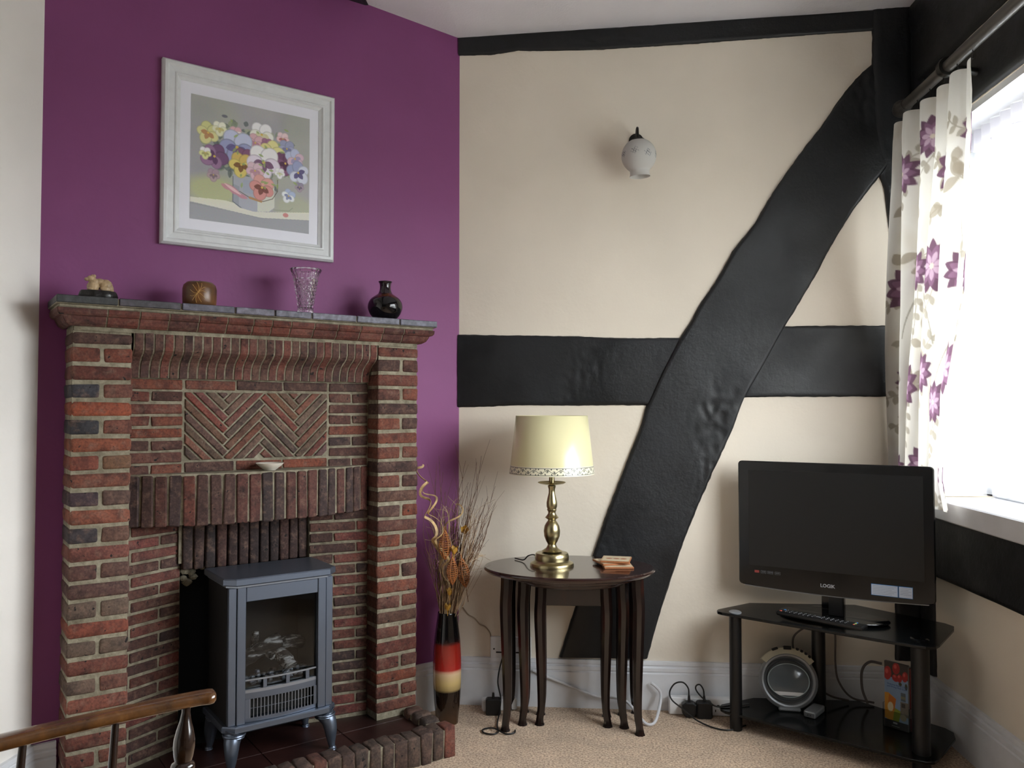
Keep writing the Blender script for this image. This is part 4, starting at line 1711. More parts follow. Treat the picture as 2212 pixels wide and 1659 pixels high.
def nest_table(label, cx, cy, a, b, ztop, xl, xr, yf, ybk, apron):
    T = thing('nesting_table', label, 'table', (cx, cy, 0), 0, 'nest of three oval tables')
    oval(MB(), 0, 0, a, b, ztop - .020, ztop).build('table_top', M['mahogtop'], T)
    for x, sx in ((xl, -1), (xr, 1)):
        for y, sy in ((yf, -1), (ybk, 1)):
            cab_leg(x - cx, y - cy, ztop - .02, sx, sy).build('leg', M['mahog'], T)
    for x in (xl, xr):
        MB().box(x - cx - .009, x - cx + .009, yf - cy + .012, ybk - cy - .012, ztop - .020 - apron, ztop - .0195, .002).build('side_rail', M['mahog'], T, smooth=False)
    MB().box(xl - cx + .012, xr - cx - .012, ybk - cy - .008, ybk - cy + .008, ztop - .020 - apron, ztop - .0195, .002).build('back_rail', M['mahog'], T, smooth=False)
    return T


tb = nest_table('largest oval table of the nest, carrying the brass lamp', -.024, 2.692, .281, .200, TZ, -.229, .200, 2.683, 2.860, .035)
t2 = nest_table('middle table of the nest, tucked under the largest oval table', -.013, 2.725, .226, .150, TZ - .024, -.176, .153, 2.738, 2.838, .030)
t3 = nest_table('smallest table of the nest with the plain front rail', -.010, 2.752, .178, .112, TZ - .048, -.119, .099, 2.744, 2.820, .060)
MB().box(-.119 + .010 + .010, .099 + .010 - .010, 2.744 - 2.752 - .006, 2.744 - 2.752 + .006, TZ - .048 - .020 - .073, TZ - .048 - .0195, .002).build('front_rail', M['mahog'], t3, smooth=False)

# table lamp
lx, ly = -.080, 2.700
TL = thing('table_lamp', 'turned brass table lamp with a cream drum shade on the oval table', 'lamp', (lx, ly, TZ))


def zl(c):
    return (1222 - (860 + c * .2411)) / 648.


sc_ = .000372
lp = [(195, 1510), (196, 1490), (190, 1475), (160, 1462), (150, 1450), (152, 1425), (148, 1400), (140, 1388), (92, 1372), (52, 1345), (37, 1318), (38, 1308), (52, 1285), (70, 1240), (74, 1195), (66, 1150), (48, 1118), (36, 1104), (36, 1094), (50, 1086), (62, 1076), (48, 1062), (34, 1040), (34, 1025), (44, 1008), (40, 1000), (47, 980), (48, 945), (40, 905), (29, 860), (28, 830), (34, 808), (36, 795), (22, 790)]
lp = [(r_0 * sc_, max(0, zl(c))) for r_0, c in lp]
bs = MB().lathe([(.001, 0)] + lp[:8] + [(.001, lp[8][1])], (0, 0, 0), 56)
bs.build('base', M['brass'], TL)
MB().lathe([(.001, lp[7][1] - .002)] + lp[8:] + [(.001, lp[-1][1])], (0, 0, 0), 48).build('stem', M['brass'], TL)
zd = zl(790)
MB().lathe([(.001, zd), (.020, zd + .001), (.040, zd + .005), (.0465, zd + .009), (.0455, zd + .0105), (.038, zd + .008), (.0095, zd + .006)], (0, 0, 0), 48).build('drip_pan', M['brass'], TL)
MB().lathe([(.001, zd), (.0092, zd), (.0092, zl(620)), (.013, zl(615)), (.013, zl(540)), (.001, zl(538))], (0, 0, 0), 24).build('lamp_holder', M['brass'], TL)
zs0, zs1 = .838 - TZ, 1.030 - TZ
zband = zs0 + .029
rb, rt = .1412, .1196


def rsh(z):
    return rb + (rt - rb) * (z - zs0) / (zs1 - zs0)


MB().lathe([(rsh(zband) - .0004, zband), (rsh(zs1), zs1), (rsh(zs1) - .0012, zs1 + .0002), (rsh(zs0) - .0016, zs0 + .0005)], (0, 0, 0), 96, cap=False).build('shade', M['shade'], TL, ang=80)
# printed band
nb, hb = 1200, 34
bp = Paint(nb, hb, (236, 230, 204))
ink = (52, 56, 48)
bp.line([(0, 4), (nb, 4)], 1.7, ink)
bp.line([(0, 28.5), (nb, 28.5)], 1.7, ink)
mod_ = 120


def spi(cx, cy, r0, turns, ph, sg):
    return [(cx + sg * r0 * (1 - .72 * t) * math.cos(ph + turns * 2 * PI * t), cy + r0 * .9 * (1 - .72 * t) * math.sin(ph + turns * 2 * PI * t)) for t in np.linspace(0, 1, 14)]


bpm = Paint(mod_, hb, (236, 230, 204))
bpm.line([(0, 4), (mod_, 4)], 1.7, ink)
bpm.line([(0, 28.5), (mod_, 28.5)], 1.7, ink)
bpm.line([(t * mod_, 16 + 6.0 * math.sin(t * 4 * PI)) for t in np.linspace(0, 1, 30)], 1.3, ink)
for (x, y, sg) in ((18, 18, 1), (46, 14, -1), (76, 18, 1), (104, 15, -1)):
    bpm.line(spi(x, y, 8, 1.2, 0 if y > 15 else PI, sg), 1.3, ink)
    bpm.ell(x, y, 2.2, 2.2, 0, ink)
for (x, y, a) in ((32, 10, -.8), (34, 22, .8), (60, 9, -.6), (62, 23, .6), (90, 9, -2.4), (92, 23, 2.3), (4, 9, -.8), (4, 24, .8), (116, 9, -2.3), (116, 24, 2.3)):
    bpm.leaf(x, y, 7, 2.3, a, ink)
bp.a = np.tile(bpm.a, (1, nb // mod_, 1))
bz = np.linspace(zband, zs0, hb)
an = np.linspace(0, 2 * PI, nb)
Pb = np.zeros((hb, nb, 3))
for i, z in enumerate(bz):
    Pb[i, :, 0] = rsh(z) * np.cos(an)
    Pb[i, :, 1] = rsh(z) * np.sin(an)
    Pb[i, :, 2] = z
bd = grid_mesh('shade_band', Pb, M['vcshade'], TL, bp.a)
bd['label'] = 'cream border printed with dark scrolling leaves'
sp_ = MB()
for k in range(3):
    a = 2 * PI * k / 3
    sp_.tube([(.012 * math.cos(a), .012 * math.sin(a), zl(560)), (.119 * math.cos(a), .119 * math.sin(a), zs1 - .012)], .0012, 6)
sp_.build('shade_carrier', M['brass'], TL)
cb_ = [(-.070, .010, .004), (-.085, .03, .010), (-.088, .05, .022), (-.070, .04, .034), (-.05, .02, .030)]
MB().tube(spline([(-.045, .03, .02), (-.062, .035, .028), (-.082, .045, .022), (-.098, .06, .006), (-.13, .10, .004)], 6), .0022, 8).build('flex', M['blackcable'], TL)

# coasters
cz_ = TZ
cpos = ony(1330, 1212, 2.70)
cx_, cy_ = .128, 2.715
cs = Paint(40, 40, (222, 206, 176))
for k in range(3):
    cs.ell(10 + k * 10, 20, 4.2, 3.6, 0, (168, 96, 62))
cs.line([(1, 1), (39, 1), (39, 39), (1, 39), (1, 1)], 1.2, (188, 150, 108))
labs = ['bottom coaster of the small stack on the oval table', 'middle coaster of the stack, turned askew on the oval table', 'top coaster with three brown spots, on the oval table stack']
for k, (dx, dy, rz, tl, dz) in enumerate(((.006, -.012, .10, 0, 0), (-.012, .012, .35, 0, .0072), (.004, .012, -.15, 0, .0144))):
    CO = thing('coaster', labs[k], 'coaster', (cx_ + dx, cy_ + dy, cz_ + dz), rz, 'stack of coasters')
    MB().box(-.048, .048, -.048, .048, 0, .006, .0015).build('cork_backing', M['cork'], CO, smooth=False)
    gx = np.linspace(-.0465, .0465, 40)
    Pg = np.zeros((40, 40, 3))
    Pg[..., 0] = gx[None, :]
    Pg[..., 1] = gx[::-1][:, None]
    Pg[..., 2] = .0065
    grid_mesh('printed_face', Pg, M['vcsatin'], CO, cs.a, smooth=False)

# ================================================================== FLOOR VASE AND DRIED ARRANGEMENT
vx, vy = onz(965, 1550)[:2]
vy = 2.735
vx = ony(966, 1440, vy)[0]
FV = thing('floor_vase', 'tall ceramic floor vase banded black, red, cream and brown', 'vase', (vx, vy, 0))
vpf = [(.001, 0), (.034, 0), (.037, .003), (.0385, .02), (.0425, .06), (.0458, .11), (.0475, .17), (.0472, .215), (.0440, .27), (.0380, .32), (.0335, .35), (.0318, .365), (.0302, .3655), (.031, .345), (.036, .30), (.03, .05), (.001, .045)]
pts = spline([(a, b, 0) for a, b in vpf], 7)
mbv = MB().lathe([(max(.0005, p[0]), max(0, p[1])) for p in pts], (0, 0, 0), 48)
for i, v in enumerate(mbv.v):
    z = v[2] + noise.noise(Vector((v[0] * 30, v[1] * 30, v[2] * 20))) * .003
    c = [(64, 42, 26), (40, 24, 18), (186, 160, 104), (204, 176, 128), (156, 44, 34), (138, 30, 26), (12, 11, 12)]
    st = [(0, (70, 46, 28)), (.08, (34, 22, 16)), (.112, (26, 18, 14)), (.116, (150, 128, 84)), (.14, (196, 170, 112)), (.175, (214, 184, 150)), (.183, (168, 40, 34)), (.22, (150, 36, 26)), (.262, (138, 36, 26)), (.275, (30, 14, 14)), (.29, (12, 11, 12)), (1, (10, 10, 11))]
    zz_ = z
    mbv.c[i] = tuple(float(np.interp(zz_, [s[0] for s in st], [s[1][q] for s in st])) for q in range(3))
mbv.build('body', M['vcgloss'], FV, cols=True)
mouth = np.array([vx, vy, .33])


def at(px, py, dy=0.):
    return ony(px, py, vy + dy)


rr = random.Random(21)
tw = MB()
ends = [(1040, 985, .05), (1030, 998, .05), (1006, 995, .04), (1038, 1038, .05), (1070, 1050, .02), (1068, 1090, .0), (1064, 1104, .0), (1045, 1155, .02), (992, 1035, .04), (948, 985, -.02), (940, 1035, 0), (912, 1100, -.04), (918, 1130, -.03), (926, 1060, -.02), (1024, 1098, .04), (1016, 1092, .03), (1000, 1030, .05), (985, 1060, .04), (972, 1120, .02), (1048, 1130, .0), (1010, 1050, .05), (1036, 1100, -.02), (962, 1062, 0), (1054, 1072, .04)]
for i in range(96):
    e = ends[i % len(ends)]
    k = 1 if i < len(ends) else rr.uniform(.55, .95)
    ex = 966 + (e[0] - 966) * k + rr.uniform(-9, 9) * (i >= len(ends))
    ey = 1322 + (e[1] - 1322) * k
    dyy = min(.10, e[2] + rr.uniform(-.02, .04))
    p0 = mouth + np.array([rr.uniform(-.018, .018), rr.uniform(-.018, .018), -.02])
    p3 = at(ex, ey, dyy)
    p1 = p0 + (p3 - p0) * .35 + np.array([rr.uniform(-.012, .012), rr.uniform(-.01, .01), .02])
    p2 = p0 + (p3 - p0) * .7 + np.array([rr.uniform(-.016, .016), rr.uniform(-.01, .01), .01])
    sp_ = spline([p0, p1, p2, p3], 5)
    for j in range(2, len(sp_) - 1):
        sp_[j] = sp_[j] + np.array([rr.uniform(-.0025, .0025), rr.uniform(-.002, .002), 0])
    tw.tube(sp_, lambda t: .0014 * (1 - .6 * t), 5)
    if i % 2 == 0:
        for q in range(3):
            j = rr.randrange(6, len(sp_) - 2)
            d = sp_[j + 1] - sp_[j]
            e2 = sp_[j] + d * 3 + np.array([rr.uniform(-.035, .035), rr.uniform(-.02, .02), rr.uniform(0, .035)])
            tw.tube([sp_[j], (sp_[j] + e2) / 2 + np.array([0, 0, .003]), e2], lambda t: .0008 * (1 - .5 * t), 4)
o = tw.build('twig_bundle', M['twig'])
tag(o, 'bundle of thin brown twigs fanning out of the floor vase', 'twigs', kind='stuff')
gs = MB()
for i in range(90):
    p0 = mouth + np.array([rr.uniform(-.018, .018), rr.uniform(-.018, .018), -.02])
    e = at(rr.uniform(935, 1045), rr.uniform(1070, 1250), rr.uniform(-.04, .05))
    p2 = p0 + (e - p0) * .8 + np.array([rr.uniform(-.02, .02), rr.uniform(-.02, .02), .03])
    e2 = e + np.array([rr.uniform(-.05, .05), rr.uniform(-.02, .01), rr.uniform(-.03, .01)])
    gs.tube(spline([p0, p0 + (e - p0) * .4, p2, e2], 5), lambda t: .0013 * (1 - .5 * t), 4)
o = gs.build('dried_grass', M['palegrass'])
tag(o, 'pale dried grass stems curling among the twigs in the floor vase', 'grass', kind='stuff')


def cane(pts, amp, turns, rad, label, seed, fl=(2.2, .55)):
    base = spline(pts, 24)
    out = []
    n = len(base)
    for i, p in enumerate(base):
        t = i / (n - 1)
        a = turns * 2 * PI * t + seed
        k = amp * (0.25 + .75 * math.sin(min(1, t * 1.3) * PI / 2))
        out.append(p + np.array([math.cos(a) * k, math.sin(a) * k * .7, .006 * math.sin(a * 1.3)]))
    o = MB().tube(out, lambda t: rad * (1 - .35 * t), 6, flat=fl).build('curly_cane', M['cane'])
    return tag(o, label, 'dried stem', 'curly canes in the floor vase')


cane([mouth, at(958, 1250), at(945, 1180, -.03), at(925, 1110, -.05), at(915, 1050, -.06), at(905, 1000, -.05)], .015, 6, .0030, 'pale curly cane rising highest beside the brick pillar', 0)
cane([mouth, at(965, 1255, -.03), at(958, 1200, -.04), at(945, 1140, -.04), at(932, 1085, -.05), at(922, 1045, -.05)], .020, 4.5, .0024, 'curly cane twisting in wide loops left of the pods', 2)
cane([mouth, at(960, 1240), at(965, 1170, .0), at(985, 1110, .02), at(1000, 1085, .03)], .018, 3, .0019, 'thin curly cane leaning right behind the pods', 4)


def pod(px, py, dy, w, h, tilt, label):
    c = at(px, py, dy)
    T = thing('wicker_pod', label, 'seed pod', tuple(c), 0, 'wicker seed pods in the floor vase')
    T.rotation_euler = (0, tilt, rr.uniform(0, 3))
    pf = lambda t: w * (math.sin(PI * t) ** .8) * (1 - .25 * t)
    rib = MB()
    for k in range(6):
        a = 2 * PI * k / 6
        rib.tube([(pf(t) * math.cos(a), pf(t) * math.sin(a), (t - .45) * h) for t in np.linspace(.0, 1, 14)], .0016, 6)
    rib.tube([(0, 0, h * .5), (0, 0, h * .66)], .0018, 6)
    rib.build('rib', M['pod'], T)
    for k in range(1, 13):
        t = k / 13.5
        r0 = pf(t) * .99
        hp = MB().tube([(r0 * math.cos(a), r0 * math.sin(a), (t - .45) * h) for a in np.linspace(0, 2 * PI, 19)[:-1]], .0012, 5, closed=True)
        hp.build('hoop', M['pod'], T)
    c2 = (mouth - c)
    MB().tube([(0, 0, -.45 * h), (0, 0, -.45 * h - .05)], .0014, 5).build('stalk', M['twig'], T)


pod(961, 1180, -.03, .0215, .100, .05, 'left and highest of three wicker seed pods over the floor vase')
pod(977, 1236, -.055, .0190, .090, .02, 'front wicker seed pod, the palest orange of the three')
pod(1002, 1240, -.02, .0210, .100, -.16, 'right wicker seed pod nearest the oval table')


def bud(px, py, dy, s, rz, tilt, label):
    c = at(px, py, dy)
    T = MB()
    for k in range(4):
        a = 2 * PI * k / 4 + rz
        ax_ = Matrix.Rotation(a, 4, 'Z') @ Matrix.Rotation(.35, 4, 'Y')
        vs = []
        for t in np.linspace(0, 1, 6):
            ww = s * .34 * math.sin(PI * (t * .9 + .05))
            for q in (-1, 0, 1):
                p = ax_ @ Vector((s * .10 + (0 if q else s * .08), q * ww, t * s))
                vs.append((p.x, p.y, p.z))
        n0 = 3
        T.add(vs, [(i * 3 + j, i * 3 + j + 1, (i + 1) * 3 + j + 1, (i + 1) * 3 + j) for i in range(5) for j in range(2)])
    T.tube([(0, 0, 0), (0, 0, -s * .8)], .0012, 5)
    o = T.build('dried_flower', M['yellow'])
    o.location = tuple(c)
    o.rotation_euler = (tilt, .3 * tilt, 0)
    tag(o, label, 'dried flower', 'yellow dried flowers in the floor vase')


bud(1003, 1150, .0, .030, 0, .9, 'highest yellow dried flower, pointing right among the twigs')
bud(981, 1196, -.03, .028, .5, .1, 'yellow dried flower beside the left wicker pod')
bud(971, 1285, -.045, .024, .2, .2, 'yellow dried flower below the wicker pods')
bud(967, 1318, -.045, .024, .9, .1, 'lowest yellow dried flower at the mouth of the floor vase')

# ================================================================== TELEVISION STAND
GZ = .380
TS = thing('television_stand', 'black glass corner stand with two shelves and rounded legs under the television', 'tv stand', (.82, 2.66, 0))
o0 = np.array([.82, 2.66])


def loc2(P):
    return [(p[0] - o0[0], p[1] - o0[1]) for p in P]


topP = [(.468, 2.775), (.474, 2.790), (.600, 2.892), (.955, 2.892), (1.155, 2.665), (1.166, 2.630), (1.150, 2.595), (1.035, 2.425), (1.015, 2.402), (.985, 2.398), (.955, 2.415), (.480, 2.745), (.468, 2.760)]
MB().prism(loc2(topP), GZ - .009, GZ, .0015).build('glass_top', M['blackglass'], TS, smooth=False)
botP = [(.478, 2.800), (.488, 2.818), (.610, 2.890), (.960, 2.890), (1.150, 2.665), (1.160, 2.630), (1.145, 2.585), (1.030, 2.430), (1.010, 2.410), (.985, 2.405), (.955, 2.42), (.488, 2.755), (.478, 2.775)]
MB().prism(loc2(botP), .046, .055, .0015).build('glass_shelf', M['blackglass'], TS, smooth=False)
for (x, y, rx_, ry_) in ((.524, 2.752, .0195, .026), (.998, 2.470, .024, .030), (.815, 2.835, .022, .022)):
    lgm = MB().lathe([(.001, 0), (1, 0), (1, GZ - .009), (.001, GZ - .009)], (x - o0[0], y - o0[1], 0), 28, sx=rx_, sy=ry_)
    lgm.v = [v if abs(v[0] - (x - o0[0])) > 1e-3 or 1 else v for v in lgm.v]
    lgm.build('leg', M['blackmatt'], TS)
    MB().lathe([(1.02, GZ), (1.02, GZ + .002), (.9, GZ + .0035), (.001, GZ + .0035)], (x - o0[0], y - o0[1], 0), 28, sx=rx_, sy=ry_).build('leg_cap', M['silver'] if y > 2.7 and x < .6 else M['blackgloss'], TS)

# ================================================================== TELEVISION
Bt = onz(1800, 1336, GZ)
tdir = np.array([math.sin(math.radians(58) - YAW), -math.cos(math.radians(58) - YAW)])
th_ = math.radians(58)
dv = -fh * math.cos(th_) + r_ * math.sin(th_)
TA = math.atan2(dv[1], dv[0])
# local x = to the right in the photograph, local y = away from the viewer
TV = thing('television', 'black flat screen television with glossy bezel on the corner stand', 'television', (Bt[0], Bt[1], GZ + .0005), TA)
tw_, tb_, tt_ = .2965, .083, .497


def rrect(x0, x1, z0, z1, r, n=6):
    P = []
    for cx_, cz_, a0 in ((x1 - r, z1 - r, 0), (x0 + r, z1 - r, PI / 2), (x0 + r, z0 + r, PI), (x1 - r, z0 + r, 1.5 * PI)):
        for i in range(n + 1):
            a = a0 + PI / 2 * i / n
            P.append((cx_ + r * math.cos(a), cz_ + r * math.sin(a)))
    return P


toy = Matrix(((1, 0, 0, 0), (0, 0, 1, 0), (0, 1, 0, 0), (0, 0, 0, 1)))     # prism z -> y
# casing with a slightly bowed lower edge
out = rrect(-tw_, tw_, tb_, tt_, .012)
out = [(x, z - (.008 * (1 - (x / tw_) ** 2) if z < tb_ + .02 else 0)) for x, z in out]
# subdivide bottom edge
xb = [(x, tb_ - .008 * (1 - (x / tw_) ** 2)) for x in np.linspace(-tw_ + .014, tw_ - .014, 15)]
ob = [p for p in out if p[1] > tb_ + .0085 or abs(p[0]) > tw_ - .012]
ob = rrect(-tw_, tw_, tb_, tt_, .012)
ob = ob[:21] + xb + ob[21:]
MB().prism(ob, -.022, .0, .003, mat=toy).build('bezel', M['blackgloss'], TV, smooth=False)
MB().prism(rrect(-tw_ + .035, tw_ - .035, tb_ + .010, tt_ - .008, .02), .0, .035, .006, mat=toy).build('rear_case', M['blackmatt'], TV, smooth=False)
MB().box(-.262, .266, -.0228, -.0215, tb_ + .066, tt_ - .030).build('screen', M['screen'], TV, smooth=False)
bz_ = MB()
zs_ = [tb_ - .0035 - .008 * (1 - (x / tw_) ** 2) for x in np.linspace(-tw_ + .02, tw_ - .02, 21)]
xs_ = np.linspace(-tw_ + .02, tw_ - .02, 21)
for i in range(20):
    a, b = xs_[i], xs_[i + 1]
    bz_.add([(a, -.018, zs_[i]), (b, -.018, zs_[i + 1]), (b, .01, zs_[i + 1]), (a, .01, zs_[i]), (a, -.018, zs_[i] + .003), (b, -.018, zs_[i + 1] + .003), (b, .01, zs_[i + 1] + .003), (a, .01, zs_[i] + .003)],
            [(3, 2, 1, 0), (4, 5, 6, 7), (0, 1, 5, 4), (2, 3, 7, 6)])
bz_.build('lower_trim', M['silver'], TV, smooth=False)
tface = Matrix(((1, 0, 0, 0), (0, 0, -1, 0), (0, 1, 0, 0), (0, 0, 0, 1)))


def tx(x, y, z):
    return Matrix.Translation((x, y, z)) @ tface


text_mesh('LOGIK', .0150, M['logo'], 'maker_badge', TV, tx(-.012, -.0225, tb_ + .022), bold=.0003)
for i, (x, s_, c_) in enumerate(((-.236, 'USB 2.0', 'red'), (-.214, 'DVB', 'logo'), (-.192, 'HDMI', 'logo'), (-.168, 'DVD', 'logo'))):
    z = tb_ + .046
    if c_ == 'red':
        MB().box(x - .0075, x + .0075, -.0228, -.0222, z - .004, z + .004).build('badge', M['red'], TV, smooth=False)
    else:
        bb = MB()
        for (a, b, c, d) in ((-.0085, .0085, .0040, .0045), (-.0085, .0085, -.0045, -.0040), (-.0085, -.0080, -.0045, .0045), (.0080, .0085, -.0045, .0045)):
            bb.box(x + a, x + b, -.0228, -.0222, z + c, z + d)
        bb.build('badge', pal('badge_grey', (110, 112, 116)), TV, smooth=False)
        text_mesh(s_, .0056, pal('badge_grey', (110, 112, 116)), 'badge_text', TV, tx(x, -.0226, z))
for (x0, x1, n_l) in ((.118, .192, 6), (.196, .233, 5)):
    MB().box(x0 - .0012, x1 + .0012, -.0229, -.0220, tb_ + .0105, tb_ + .0455).build('sticker_border', M['print_blue'], TV, smooth=False)
    st_ = MB().box(x0, x1, -.0232, -.0225, tb_ + .012, tb_ + .044)
    so = st_.build('sticker', M['vlabel'], TV, smooth=False)
    for k in range(n_l):
        z = tb_ + .0405 - k * .0048
        MB().box(x0 + .003, x1 - .003 - (.02 * ((k * 7) % 3) / 3 if x1 - x0 > .05 else .008 * (k % 2)), -.0234, -.0231, z - .0004, z + .0004).build('print_line', pal('grey_ink', (110, 122, 140)), TV, smooth=False)
MB().box(-.034, .034, -.008, .022, .008, tb_ + .02, .003).build('stand_neck', M['blackgloss'], TV, smooth=False)
MB().box(-.012, .030, -.0115, -.008, .012, tb_ + .0, .001).build('neck_panel', M['silver'] if 0 else M['screen'], TV, smooth=False)
oval(MB(), .0, 0.0, .168, .088, 0, .010).build('stand_base', M['blackgloss'], TV)

# remote control
rc = onz(1768, 1336, GZ + .02)
e1, e2 = onz(1690, 1322, GZ + .02), onz(1848, 1352, GZ + .02)
ra = math.atan2(e2[1] - e1[1], e2[0] - e1[0])
rl = np.linalg.norm(e2 - e1)
RC = thing('remote_control', 'long black remote control with coloured buttons on the television foot', 'remote control', (float((e1[0] + e2[0]) / 2), float((e1[1] + e2[1]) / 2), GZ + .0118), ra)
MB().box(-rl / 2 - .012, rl / 2 + .03, -.021, .021, 0, .014, .005, 2).build('case', M['blackmatt'], RC, smooth=False)
bt_ = {'red_button': (196, 92, 74), 'blue_button': (60, 130, 190), 'green_button': (90, 150, 90), 'yellow_button': (200, 190, 110), 'grey_button': (150, 152, 156)}


def btn(x, y, nm, r=.0022):
    MB().lathe([(.001, .0137), (r, .0137), (r, .0150), (r * .6, .0156), (.0003, .0156)], (x, y, 0), 10).build('button', pal(nm, bt_[nm]), RC)


btn(-rl / 2, -.010, 'red_button', .0042)
btn(-rl / 2 + .004, .011, 'blue_button', .0042)
for i in range(14):
    for j in range(3):
        if i in (7,):
            continue
        btn(-rl / 2 + .016 + i * (rl - .028) / 14, -.011 + j * .010, 'grey_button', .0013)
for k, nm in enumerate(('red_button', 'green_button', 'yellow_button', 'blue_button')):
    btn(rl / 2, -.012 + k * .008, nm, .0032)
MB().box(-.004, .010, -.004, .002, .0138, .0152, .0005).build('button', M['silver'], RC, smooth=False)

# ================================================================== THINGS ON THE LOWER SHELF
SZ = .0555
rp = onz(1704, 1532, SZ)
RD = thing('portable_radio', 'round silver portable radio with a cream control panel on the lower glass shelf', 'radio', (rp[0], rp[1] - .005, SZ), -.12)
R0 = .094
cz_r = R0 + .0
lean = Matrix.Rotation(math.radians(-16), 4, 'X')
tilt = Matrix.Translation((0, .0, 0)) @ lean
fx = tilt @ Matrix.Translation((0, 0, R0 - .002)) @ Matrix.Rotation(PI / 2, 4, 'X')      # lathe z axis -> towards viewer (-y)


def rlathe(prof, mat, name, n=64, sx=1., sy=1.):
    return MB().lathe(prof, (0, 0, 0), n, sx=sx, sy=sy, axis=fx).build(name, mat, RD)


rlathe([(.001, -.034), (.070, -.034), (.086, -.020), (.092, -.004), (.092, .002), (.001, .002)], M['silver'], 'rear_shell')
rlathe([(.088, -.001), (.094, .002), (.095, .008), (.091, .014), (.085, .018), (.080, .017), (.077, .013), (.077, .004), (.088, .0)], M['silver'], 'front_ring', sy=.97)
rlathe([(.001, .004), (.079, .004), (.078, .013), (.072, .0145), (.069, .012), (.001, .012)], plain('radio_dark_ring', (70, 74, 78), .35, .3), 'bezel', sy=.90)
rlathe([(.001, .012), (.066, .012), (.068, .0145), (.063, .017), (.001, .0175)], plain('radio_lens', (96, 104, 110), .12, .1), 'lens', sy=.80)
rlathe([(.0645, .0155), (.0675, .0155), (.0675, .018), (.0645, .018), (.0645, .0155)], plain('lens_rim', (170, 186, 190), .3, .5), 'lens_rim', sy=.80)
lb = MB()
lb.add([(-.048, -.0182, -.036), (.048, -.0182, -.036), (.032, -.0182, -.047), (-.032, -.0182, -.047)], [(0, 1, 2, 3)])
lb.v = [tuple((tilt @ Matrix.Translation((0, 0, R0 - .002)) @ Vector(v))[:]) for v in lb.v]
lb.build('white_stripe', M['whiteplastic'], RD, smooth=False)
# arched control panel at the top
pn = MB()
a0, a1 = math.radians(38), math.radians(142)
AS = np.linspace(a0, a1, 20)
for a, b in zip(AS[:-1], AS[1:]):
    vs = []
    for t in (a, b):
        for rr_, yy in ((.088, -.020), (.108, -.014), (.108, .020), (.088, .022)):
            vs.append((rr_ * math.cos(t), yy, rr_ * math.sin(t) * .97))
    pn.add(vs, [(0, 1, 5, 4), (1, 2, 6, 5), (2, 3, 7, 6), (3, 0, 4, 7)] + ([(0, 3, 2, 1)] if a == AS[0] else []) + ([(4, 5, 6, 7)] if b == AS[-1] else []))
pn.v = [tuple((tilt @ Matrix.Translation((0, 0, R0 - .002)) @ Vector(v))[:]) for v in pn.v]
pn.build('control_panel', M['creamplastic'], RD, smooth=False, weld=True)
kn = MB()
T0 = tilt @ Matrix.Translation((0, 0, R0 - .002))
for (a, w_, m_) in ((112, .010, 'blackmatt'), (90, .012, 'blackmatt'), (72, .004, 'blackmatt'), (64, .004, 'blackmatt'), (56, .004, 'blackmatt'), (48, .004, 'blackmatt')):
    t = math.radians(a)
    big = a == 90
    k_ = MB().box(-w_, w_, -.016 if not big else -.024, .0, -.004 if not big else -.008, .004, .001)
    mm_ = T0 @ Matrix.Rotation(PI / 2 - t, 4, 'Y') @ Matrix.Translation((0, -.004, .106))
    k_.v = [tuple((mm_ @ Vector(v))[:]) for v in k_.v]
    k_.build('knob' if big else 'button', M[m_], RD, smooth=False)
MB().box(-.035, .035, -.02, .03, 0, .012, .004).build('foot', M['silver'], RD, smooth=False)

# small silver device
sp = onz(1763, 1548, SZ)
SD = thing('silver_adaptor', 'small silver plastic box lying on the lower glass shelf beside the radio', 'gadget', (sp[0], sp[1] + .02, SZ), .95)
MB().box(-.045, .045, -.020, .020, 0, .022, .006, 2).build('case', M['silver'], SD, smooth=False)
MB().box(-.0465, -.0440, -.016, .016, .003, .017, .001).build('end_cap', plain('dark_silver', (96, 98, 100), .4, .3), SD, smooth=False)
for s in (-.004, .004):
    MB().box(-.0475, -.046, s - .0012, s + .0012, .008, .012).build('pin_hole', M['blackmatt'], SD, smooth=False)

# leaflets in an acrylic holder
lp1 = onz(1908, 1572, SZ)
lp2 = onz(1958, 1588, SZ)
la = math.atan2(lp2[1] - lp1[1], lp2[0] - lp1[0])
LH = .190
LWd = .076
LF0 = (float(lp1[0]) + .035, float(lp1[1]) - .015)
HL = thing('leaflet_holder', 'clear acrylic leaflet holder full of brochures on the lower glass shelf', 'holder', (LF0[0], LF0[1], SZ), la)
hb_ = MB()
hb_.box(-LWd / 2 - .004, LWd / 2 + .004, -.004, .050, 0, .003)
hb_.box(-LWd / 2 - .004, LWd / 2 + .004, -.004, -.0025, .003, .055)
hb_.box(-LWd / 2 - .004, -LWd / 2 - .0025, -.0025, .050, .003, .075)
hb_.box(LWd / 2 + .0025, LWd / 2 + .004, -.0025, .050, .003, .075)
hb_.box(-LWd / 2 - .004, LWd / 2 + .004, .0485, .050, .003, .125)
hb_.build('acrylic_body', M['clear'], HL, smooth=False)
cvw, cvh = 90, 190
cv = Paint(cvw, cvh, (128, 150, 178))
cv.rect(0, 90, 0, 44, (58, 50, 44))
for (x, y, r1, r2) in ((12, 34, 15, 20), (45, 16, 14, 17), (42, 44, 13, 10), (58, 42, 9, 12), (78, 34, 11, 15)):
    cv.ell(x, y, r1, r2, .2, (150, 36, 32))
    cv.ell(x - 3, y - 5, r1 * .4, r2 * .35, .2, (206, 90, 80), 3, .8)
cv.ell(60, 58, 6, 5, 0, (70, 70, 50))
cv.ell(82, 62, 5, 9, 0, (66, 70, 50))
cv.poly([(0, 92), (14, 90), (44, 104), (30, 172), (0, 165)], (196, 136, 42))
